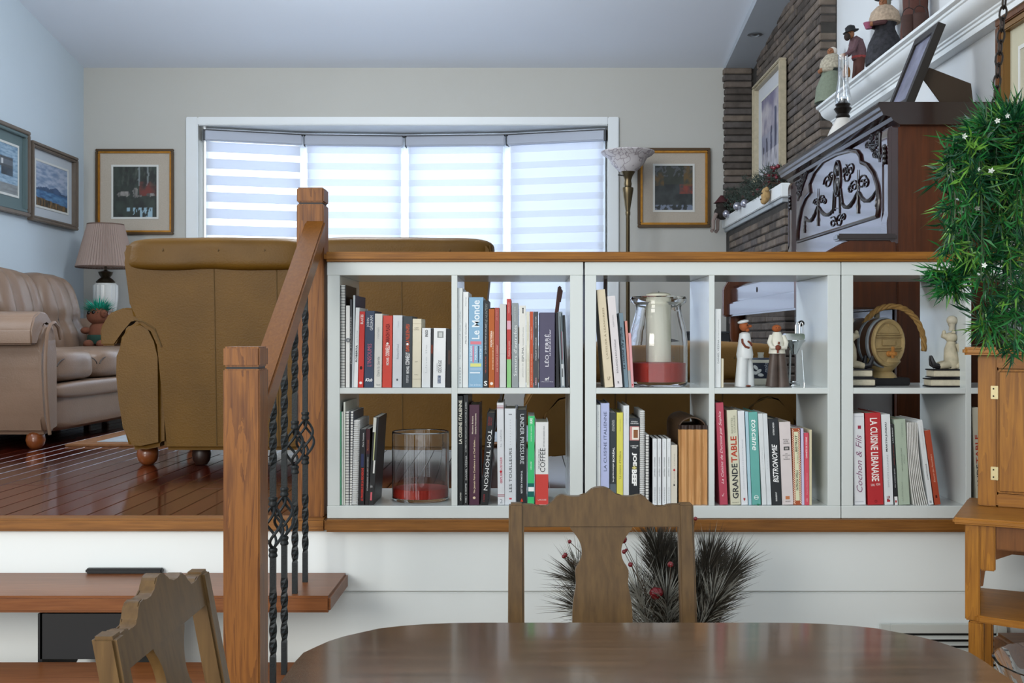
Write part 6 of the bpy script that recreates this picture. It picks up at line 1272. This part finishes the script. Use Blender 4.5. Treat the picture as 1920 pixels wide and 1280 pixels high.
# ------------------------------------------------------------------ tall wooden cabinet in the corner
a_ = math.radians(-27); R_ = Matrix.Rotation(a_, 4, 'Z')
hl = Vector((1.094, 2.85, 0))
cb = thing('corner_cabinet', 'antique honey oak cabinet on a desk stand, turned towards the table', 'cabinet', hl, a_)
M_hon = wood('honey_oak', '#774812', '#a56d20', 'z', 22, 16, rough=.38, ringy=.45)
M_honx = wood('honey_oak_level', '#7f4e14', '#a56d24', 'x', 22, 16, rough=.35, ringy=.35)
M_hond = wood('honey_oak_dark', '#5a3414', '#7c4c20', 'z', 22, 16, rough=.45, ringy=.3)
def cbx(name, x0, x1, y0, y1, z0, z1, m_=None, bev=.003): return MB().box(x0, x1, y0, y1, z0, z1, bev).build(name, m_ or M_hon, cb, local=True)
MB().prism([(.0, .0), (.70, .0), (.70, .40), (.0, .40)], 'z', .882, .899, bev=.005, seg=3).build('desk_top', M_honx, cb, local=True)
# upper case
cbx('side_panel', .040, .056, .255, .40, .90, 1.31)
cbx('side_panel', .66, .676, .255, .40, .90, 1.31)
cbx('back_panel', .056, .66, .385, .398, .90, 1.31, M_hond)
cbx('stile', .040, .0885, .24, .256, .90, 1.31)
cbx('stile', .62, .676, .24, .256, .90, 1.31)
cbx('rail', .0885, .62, .24, .256, .90, .935, M_honx); cbx('rail', .0885, .62, .24, .256, 1.275, 1.31, M_honx)
dr = cbx('door', .0895, .35, .234, .250, .937, 1.273, M_hon, .003)
MB().box(.093, .347, .229, .2345, .942, 1.268, bev=.005).build('door_panel', M_hon, dr, local=True)
M_hinge = mat('worn_brass', '#b3a67e', .35, metal=.6)
for z in (.99, 1.21):
    h_ = MB().box(.073, .089, .2365, .2395, z-.018, z+.018, bev=.001).box(.086, .092, .233, .238, z-.018, z+.018, bev=.001).build('hinge', M_hinge, dr, local=True)
    MB().ball((.080, .236, z+.010), .0022, 8, 6).ball((.080, .236, z-.010), .0022, 8, 6).build('hinge_screw', M_black, h_, local=True)
MB().prism([(.004, .20), (.012, .19), (.72, .19), (.72, .41), (.004, .41)], 'z', 1.312, 1.333, bev=.006, seg=3).build('top_plate', M_honx, cb, local=True)
# stand: uprights, apron, shelf, legs
z_sh = .645
cbx('upright', .028, .064, .02, .042, z_sh-.01, .882); cbx('stile', .0645, .10, .021, .041, .765, .882)
cbx('upright', .60, .672, .02, .042, z_sh-.01, .882)
cbx('apron', .10, .60, .025, .04, .82, .882, M_hond)
m = MB(); arch = [(.10, .655), (.10, .82), (.60, .82), (.60, .655)]
hole = [(.045, .66), (.05, .70), (.075, .735), (.12, .755), (.50, .755), (.545, .735), (.57, .70), (.575, .66)]
m.prism([(.032, .655), (.032, .882), (.60, .882), (.60, .655)]+hole[::-1], 'y', .34, .352); m.build('arched_back', M_hond, cb, local=True)
MB().prism([(.03, .04), (.06, .012), (.14, .0), (.35, -.012), (.56, .0), (.64, .012), (.67, .04), (.67, .36), (.03, .36)], 'z', z_sh-.012, z_sh+.006, bev=.004).build('lower_shelf', M_honx, cb, local=True)
for x in (.036, .63):
    for y in (.022, .32):
        cbx('leg', x, x+.036, y, y+.04, .001, z_sh-.012, M_hon, .004)
# ------------------------------------------------------------------ hanging plant
hp = thing('hanging_plant', 'trailing artificial green plant with tiny white flowers hanging from a chain', 'plant', (1.20, 2.62, 1.80))
pc_ = Vector((1.20, 2.62, 1.84))
MB().lathe([(.06, -.10), (.085, -.09), (.11, -.01), (.115, .0), (.10, .0), (.08, -.07), (.0, -.075)], pc_, 24, cap=False).build('pot', mat('basket_brown', '#3b2a1c', .8, var=.2, vscale=60), hp, smooth=True)
M_chain = mat('chain_metal', '#2c2622', .45, metal=.7)
m = MB()
A, B2 = pc_+Vector((-.085, .0, .0)), Vector((1.175, 2.62, 2.62))
def chain(m, a, b):
    a, b = Vector(a), Vector(b); n = int((b-a).length/.026); d = (b-a)/n; z = d.normalized(); x = z.orthogonal().normalized(); y = z.cross(x)
    for i in range(n):
        c = a+d*(i+.5); u = x if i % 2 else y
        m.tube([c+z*.0175*math.cos(t)+u*.0085*math.sin(t) for t in [2*math.pi*k/10 for k in range(10)]], .0026, 5, closed=True)
chain(m, pc_+Vector((-.10, 0, .0)), pc_+Vector((-.045, 0, .62))); chain(m, pc_+Vector((.10, 0, .0)), pc_+Vector((.0, 0, .62))); chain(m, pc_+Vector((.03, .09, .0)), pc_+Vector((-.01, 0, .62)))
chain(m, pc_+Vector((-.02, 0, .62)), (pc_.x-.02, pc_.y, ceilz(2.62)-.02))
m.build('chain', M_chain, hp, smooth=True)
MB().tube([(pc_.x-.02, pc_.y, ceilz(2.62)-.03), (pc_.x-.02, pc_.y, ceilz(2.62)+.01)], .005).build('ceiling_hook', M_chain, hp)
rnd = random.Random(21)
leafm = [MB() for _ in range(3)]; stem = MB(); fl_pos = []
def sprig(p, d, L):
    """twig with pairs of curved needle leaves"""
    mb = leafm[rnd.choices((0, 1, 2), (5, 2, 4))[0]]; n = max(3, int(L/.0125)); up = Vector((0, 0, 1)); s = d.cross(up)
    if s.length < .15: s = Vector((1, 0, 0))
    s.normalize(); t = s.cross(d)
    for i in range(n):
        q = p+d*L*i/n
        for sg in (-1, 1):
            ang_ = rnd.uniform(.3, 1.1); ro = rnd.uniform(0, 6.28)
            e = (d*math.cos(ang_)+(s*math.cos(ro)+t*math.sin(ro))*math.sin(ang_)).normalized(); l = rnd.uniform(.026, .046)
            m1 = q+e*l*.55; tip = q+e*l+d*l*.35+Vector((0, 0, rnd.uniform(-.004, .006))); w_ = e.cross(Vector((rnd.uniform(-1, 1), rnd.uniform(-1, 1), rnd.uniform(-1, 1))))
            if w_.length < .1: continue
            w_ = w_.normalized()*.0023
            V = [mb.bm.verts.new(v) for v in (q-w_*.5, q+w_*.5, m1+w_, tip, m1-w_)]
            mb.bm.faces.new(V)
    stem.tube([p, p+d*L], [.0014, .0008], 4)
def strand(p0, pts):
    path = [Vector(p0)]+[Vector(q) for q in pts]; S_ = smoothp(path, 5)
    stem.tube(S_, .0017, 4)
    for a, b in zip(S_, S_[1:]):
        dv = (b-a)
        for k in range(rnd.choice((1, 1, 2))):
            d = (dv.normalized()*rnd.uniform(-.1, .9)+Vector((rnd.uniform(-1, 1), rnd.uniform(-1, .6), rnd.uniform(-.6, .6)))).normalized()
            sprig(a+dv*rnd.random(), d, rnd.uniform(.025, .055))
        if rnd.random() < .09: fl_pos.append(a+Vector((rnd.uniform(-.04, .02), -.045, rnd.uniform(-.02, .02))))
# outline of the foliage at the plant's distance: crown, left lobe, long tail
def W(x, y, dy=0): v = pt(x, y, 2.62+dy); return v
for k in range(38):     # crown and side lobe
    a = rnd.uniform(0, 6.28); r0 = rnd.uniform(.02, .10)
    p = pc_+Vector((r0*math.cos(a), r0*math.sin(a)*.9, .0)); x_e = rnd.uniform(1768, 1935); dy = rnd.uniform(-.12, .10)
    yt = 225+max(0, 1850-x_e)*.28+rnd.uniform(-15, 25); xd = max(0, 1850-x_e)
    ye = rnd.uniform(330, 495 if x_e < 1800 else 540)
    pts = [W((x_e+pt_x)/2 if False else x_e+.45*(1910-x_e), yt-4, dy*.5), W(x_e, yt+45, dy), W(x_e+rnd.uniform(-8, 8), (yt+ye)/2+20, dy), W(x_e+rnd.uniform(-6, 12), ye, dy)]
    strand(p, pts)
for k in range(11):     # tail
    x_e = rnd.uniform(1832, 1930); dy = rnd.uniform(-.09, .07); p = pc_+Vector((rnd.uniform(-.08, .05), rnd.uniform(-.08, .06), 0))
    strand(p, [W(x_e-6, 260, dy), W(x_e, 380, dy), W(x_e+rnd.uniform(-10, 10), 500, dy), W(x_e+rnd.uniform(-8, 8), rnd.uniform(560, 600), dy), W(x_e+rnd.uniform(-6, 6), rnd.uniform(610, 662), dy)])
for k in range(4):      # stray sprays to the side
    strand(W(1850, 480), [W(1810, 500+k*6, -.04), W(1775+k*5, 512+k*8, -.05), W(1752+k*12, 505+k*14, -.05)])
for c in (((1893, 225), (1888, 205)), ((1905, 235), (1912, 208)), ((1885, 240), (1875, 232))): strand(pc_, [W(*c[0]), W(*c[1])])
def gmat(n, c):
    m = mat(n, c, .38, spec=.4, var=.25, vscale=12); return m
for mb, nm, c in zip(leafm, ('foliage', 'foliage_light', 'foliage_dark'), ('#246a30', '#63953a', '#15472c')): mb.build(nm, gmat('plastic_leaf_'+nm, c), hp)
stem.build('stems', mat('plastic_stem', '#2f4a26', .5), hp)
m = MB()
for k in range(5):
    a = 2*math.pi*k/5; d = Vector((math.cos(a), -.5, math.sin(a))).normalized(); s = d.cross(Vector((0, 1, 0))).normalized()*.0028
    m.poly([Vector((0, 0, 0)), d*.004+s*.7, d*.0075, d*.004-s*.7])
fme = m.mesh('flower', mat('white_petal', '#dfe3dc', .6))
for p in fl_pos[:26]: inst('flower', fme, hp, p-hp.location, rot=(rnd.uniform(-.5, .5), rnd.uniform(0, 6), rnd.uniform(-.5, .5)), sc=[rnd.uniform(.8, 1.25)]*3)
# ------------------------------------------------------------------ dining table
M_tbl = wood('table_walnut', '#443222', '#664d38', 'x', 9, 16, rough=.22, ringy=.25, coat=.5, bump=.03)
tc_x, hw_, y0_, y1_ = .212, .638, .72, 2.34
tb = thing('dining_table', 'dark brown polished dining table with rounded corners', 'table', (tc_x, 1.5, 0))
def rrect(inset=0, n=10, p=3.2):
    cyy, hh = (y0_+y1_)/2, (y1_-y0_)/2-inset; w_ = hw_-inset; out = []; rx, ry = .34, .28
    for (sx_, sy_, a0) in ((1, 1, 0), (-1, 1, 1), (-1, -1, 2), (1, -1, 3)):
        for k in range(n+1):
            a = (a0+k/n)*math.pi/2; c, s = math.cos(a), math.sin(a)
            c, s = (abs(c)**.86)*(1 if c >= 0 else -1), (abs(s)**.86)*(1 if s >= 0 else -1)
            out.append((tc_x+sx_*(w_-rx)+rx*c, cyy+sy_*(hh-ry)+ry*s))
    return out
MB().prism(rrect(), 'z', .732, .760, bev=.007, seg=3).build('tabletop', M_tbl, tb, smooth=True, ang=50)
MB().prism(rrect(.10), 'z', .655, .731).build('apron', M_tbl, tb, smooth=True)
for x in (tc_x-.44, tc_x+.44):
    for y in (.95, 2.10): MB().lathe([(.022, .001), (.026, .02), (.022, .06), (.034, .25), (.04, .45), (.03, .55), (.042, .58), (.042, .656)], (x, y, 0), 16).build('leg', M_tbl, tb, smooth=True)
# ------------------------------------------------------------------ chairs
M_chr_w = wood('chair_walnut', '#4c371e', '#69502e', 'z', 14, 12, rough=.34, ringy=.15, bump=.03)
def chair(label, loc, rz):
    r = thing('dining_chair', label, 'chair', loc, rz, 'scalloped walnut dining chairs')
    k = 2.74/F
    def xl(u): return ((920+u/3.2)-1126.5)*k                 # crop column -> local x
    def zl(v): return H-((880+v/3.2)-CY)*k
    rec = lambda z: -.19*(.958-z) if z > .46 else -.0946+.10*(.46-z)      # the back leans away above the seat
    def skin(pts, y0, y1, nm, m_=M_chr_w, bev=.004):
        m = MB(); m.prism(pts, 'y', y0, y1, bev)
        for v in m.bm.verts: v.co.y += rec(v.co.z)
        return m.build(nm, m_, r, local=True, smooth=True, ang=35)
    # posts continue down as rear legs
    for s in (-1, 1):
        m = MB(); xs = s*.2075; zs = [.001, .15, .30, .44, .60, .78, .953]; w_ = [.032, .036, .04, .042, .040, .039, .037]
        pr = []
        for z, ww in zip(zs, w_): pr.append([m.bm.verts.new((xs+dx*ww/2, rec(z)+dy*.017, z)) for dx, dy in ((-1, -1), (1, -1), (1, 1), (-1, 1))])
        for A, B in zip(pr, pr[1:]):
            for q in range(4): m.bm.faces.new((A[q], A[(q+1) % 4], B[(q+1) % 4], B[q]))
        m.bm.faces.new(pr[0]); m.bm.faces.new(pr[-1][::-1])
        bmesh.ops.bevel(m.bm, geom=m.bm.edges[:], offset=.005, segments=2, affect='EDGES', clamp_overlap=True)
        m.build('post', M_chr_w, r, local=True, smooth=True, ang=40)
    top = [(175, 206), (255, 206), (300, 222), (345, 210), (368, 190), (400, 158), (430, 149), (480, 158), (550, 155), (580, 138), (610, 114), (660, 104), (710, 114), (740, 138), (770, 155), (840, 158), (890, 149), (920, 158), (952, 190), (975, 210), (1020, 222), (1065, 206), (1148, 206)]
    tv = smoothp([Vector((u, v, 0)) for u, v in top], 3)
    skin([(xl(p.x), zl(p.y)) for p in tv]+[(xl(1148), zl(335)), (xl(175), zl(335))], -.012, .012, 'crest_rail', bev=.0025)
    sp_ = [(478, 335), (480, 350), (510, 385), (535, 430), (545, 480), (535, 530), (510, 570), (503, 600), (508, 660), (498, 720), (488, 790), (484, 915), (482, 1300)]
    sv = smoothp([Vector((u, v, 0)) for u, v in sp_], 3)
    skin([(xl(p.x), zl(p.y)) for p in sv]+[(xl(1323-p.x), zl(p.y)) for p in sv[::-1]], -.008, .008, 'splat', bev=.003)
    MB().box(-.21, .21, -.105-.40, -.075, .425, .462, bev=.010).build('seat', M_chr_w, r, local=True, smooth=True)
    MB().box(-.19, .19, -.485, -.465, .36, .425).box(-.195, -.175, -.47, -.11, .36, .425).box(.175, .195, -.47, -.11, .36, .425).build('seat_rail', M_chr_w, r, local=True)
    for s in (-1, 1): MB().lathe([(.014, .001), (.020, .05), (.022, .25), (.02, .34), (.024, .36), (.024, .424)], (s*.18, -.465, 0), 12).build('leg', M_chr_w, r, local=True, smooth=True)
    MB().box(-.19, .19, -.30, -.28, .17, .195).box(-.192, -.172, -.46, -.08, .165, .19).box(.172, .192, -.46, -.08, .165, .19).build('stretcher', M_chr_w, r, local=True)
    return r
chair('walnut dining chair at the far end of the table, facing the camera', (.1855, 2.74, 0), 0)
chair('walnut dining chair at the table side beside the lower newel post', (-.575, 1.735, 0), math.pi/2)
# ------------------------------------------------------------------ pine arrangement in a floor basket
pa = thing('pine_arrangement', 'bunch of frosted dark pine sprays with red berries behind the dining chair', 'arrangement', (.40, 3.08, 0))
MB().lathe([(.10, .001), (.13, .02), (.145, .20), (.16, .38), (.165, .42), (.15, .42), (.12, .3), (0, .28)], (.40, 3.08, 0), 24, cap=False).build('basket', mat('dark_wicker', '#3b2c20', .8, var=.3, vscale=60, bump=.6, bscale=80), pa, smooth=True)
M_nd = mat('pine_needle', '#37332b', .6, var=.35, vscale=50); M_nf = mat('pine_frosted', '#a3a39a', .7, var=.2, vscale=50); M_twig = mat('twig_brown', '#4a3524', .8)
rnd = random.Random(9)
def Q(x, y, d=3.05): return pt(x, y, d)
base_ = Vector((.40, 3.08, .40))
def branch(tip, spread, n, fr, L=.10):
    tip = Vector(tip); m = MB(); mf = MB(); ax = (tip-base_); d0_ = ax.normalized()
    for k in range(n):
        t = rnd.uniform(.35, 1.0); p = base_+ax*t
        rv = Vector((rnd.gauss(0, 1), rnd.gauss(0, .8), rnd.gauss(0, 1))); rv -= d0_*rv.dot(d0_)
        if rv.length < .01: continue
        e = (d0_+rv.normalized()*rnd.uniform(.15, 1.0)*spread).normalized(); l = L*rnd.uniform(.6, 1.15)
        w_ = e.cross(Vector((0, 1, 0)));
        if w_.length < .1: continue
        w_ = w_.normalized()*.0009; mb = mf if rnd.random() < fr else m
        mid = p+e*l*.5+Vector((0, 0, .004)); q = p+e*l
        mb.bm.faces.new([mb.bm.verts.new(v) for v in (p-w_, p+w_, mid+w_, q, mid-w_)])
    o = m.build('pine_spray', M_nd, pa)
    if mf.bm.verts: mf.build('frosted_needles', M_nf, o)
    MB().tube([base_, base_+ax*.6, tip], [.006, .004, .002], 5).build('twig', M_twig, o)
for x, y, d, s, n, fr in ((1085, 1085, 3.02, 1.0, 750, .16), (1090, 1140, 3.0, 1.0, 500, .45), (1235, 1040, 3.05, .8, 1100, .05), (1265, 1055, 3.1, .7, 900, .05), (1330, 1060, 3.04, .8, 1100, .06), (1368, 1075, 3.1, .85, 800, .08), (1340, 1130, 2.98, .95, 700, .3), (1250, 1125, 2.96, 1.0, 600, .5), (1195, 1110, 2.98, 1.0, 300, .75), (1300, 1120, 3.06, 1.0, 700, .1)):
    branch(Q(x, y, d), s, n, fr, .125)
bme = MB().ball((0, 0, 0), .0055, 8, 6).mesh('berry', mat('berry_red', '#7d1520', .25, coat=.4), smooth=True)
for x, y, sz in ((1068, 1015, 1), (1060, 1040, 1.1), (1057, 1043, 1), (1304, 972, 1), (1168, 1011, 2), (1170, 1034, 1.1), (1174, 1031, .8), (1182, 1058, 1.2), (1257, 1058, 1.5), (1229, 1112, 3), (1236, 1110, 2.2)):
    v = Q(x, y, 2.93); inst('berry', bme, pa, v-pa.location, sc=(sz, sz, sz))
    MB().tube([v, v+(base_+Vector((0, -.05, .1))-v)*.35+Vector((.0, 0, .012)), base_+Vector((0, -.04, .08))], .0009, 4).build('berry_wire', M_twig, pa)
# ------------------------------------------------------------------ bench end, stool and glass bowl by the cabinet
bn = thing('wooden_bench', 'wooden bench end with rounded corners low beside the floor vent', 'bench', (1.52, 3.18, 0))
M_bn = wood('bench_wood', '#5e3818', '#7d5028', 'x', 22, 14, rough=.4)
MB().box(1.385, 1.70, 3.05, 3.30, .405, .487, bev=.012, seg=3).build('seat', M_bn, bn, smooth=True)
for x in (1.46, 1.62): MB().box(x, x+.05, 3.07, 3.28, .001, .405, bev=.004).build('leg', M_bn, bn)
so_ = thing('stool', 'small round wooden stool carrying the crinkled glass bowl', 'stool', (1.06, 2.1, 0))
MB().lathe([(0, .545), (.15, .545), (.155, .56), (.15, .575), (0, .575)], (1.06, 2.1, 0), 28, cap=False).build('seat', M_bn, so_, smooth=True)
for k in range(3):
    a = k*2.1+.5; MB().tube([(1.06+.15*math.cos(a), 2.1+.15*math.sin(a), .001), (1.06+.10*math.cos(a), 2.1+.10*math.sin(a), .55)], [.014, .017], 8).build('leg', M_bn, so_, smooth=True)
gb_ = thing('glass_bowl', 'crinkled clear glass bowl low beside the table edge', 'bowl', (1.06, 2.1, .576))
m = MB().lathe([(0, .5765), (.07, .5765), (.10, .60), (.14, .68), (.165, .742), (.161, .743), (.135, .682), (.096, .605), (.07, .582), (0, .582)], (1.06, 2.1, 0), 40, cap=False)
for v in m.bm.verts:
    if v.co.z > .60: v.co += Vector((1, 1, 0))*.006*noise.noise(v.co*40)
m.build('bowl', M_glass, gb_, smooth=True, weld=True)
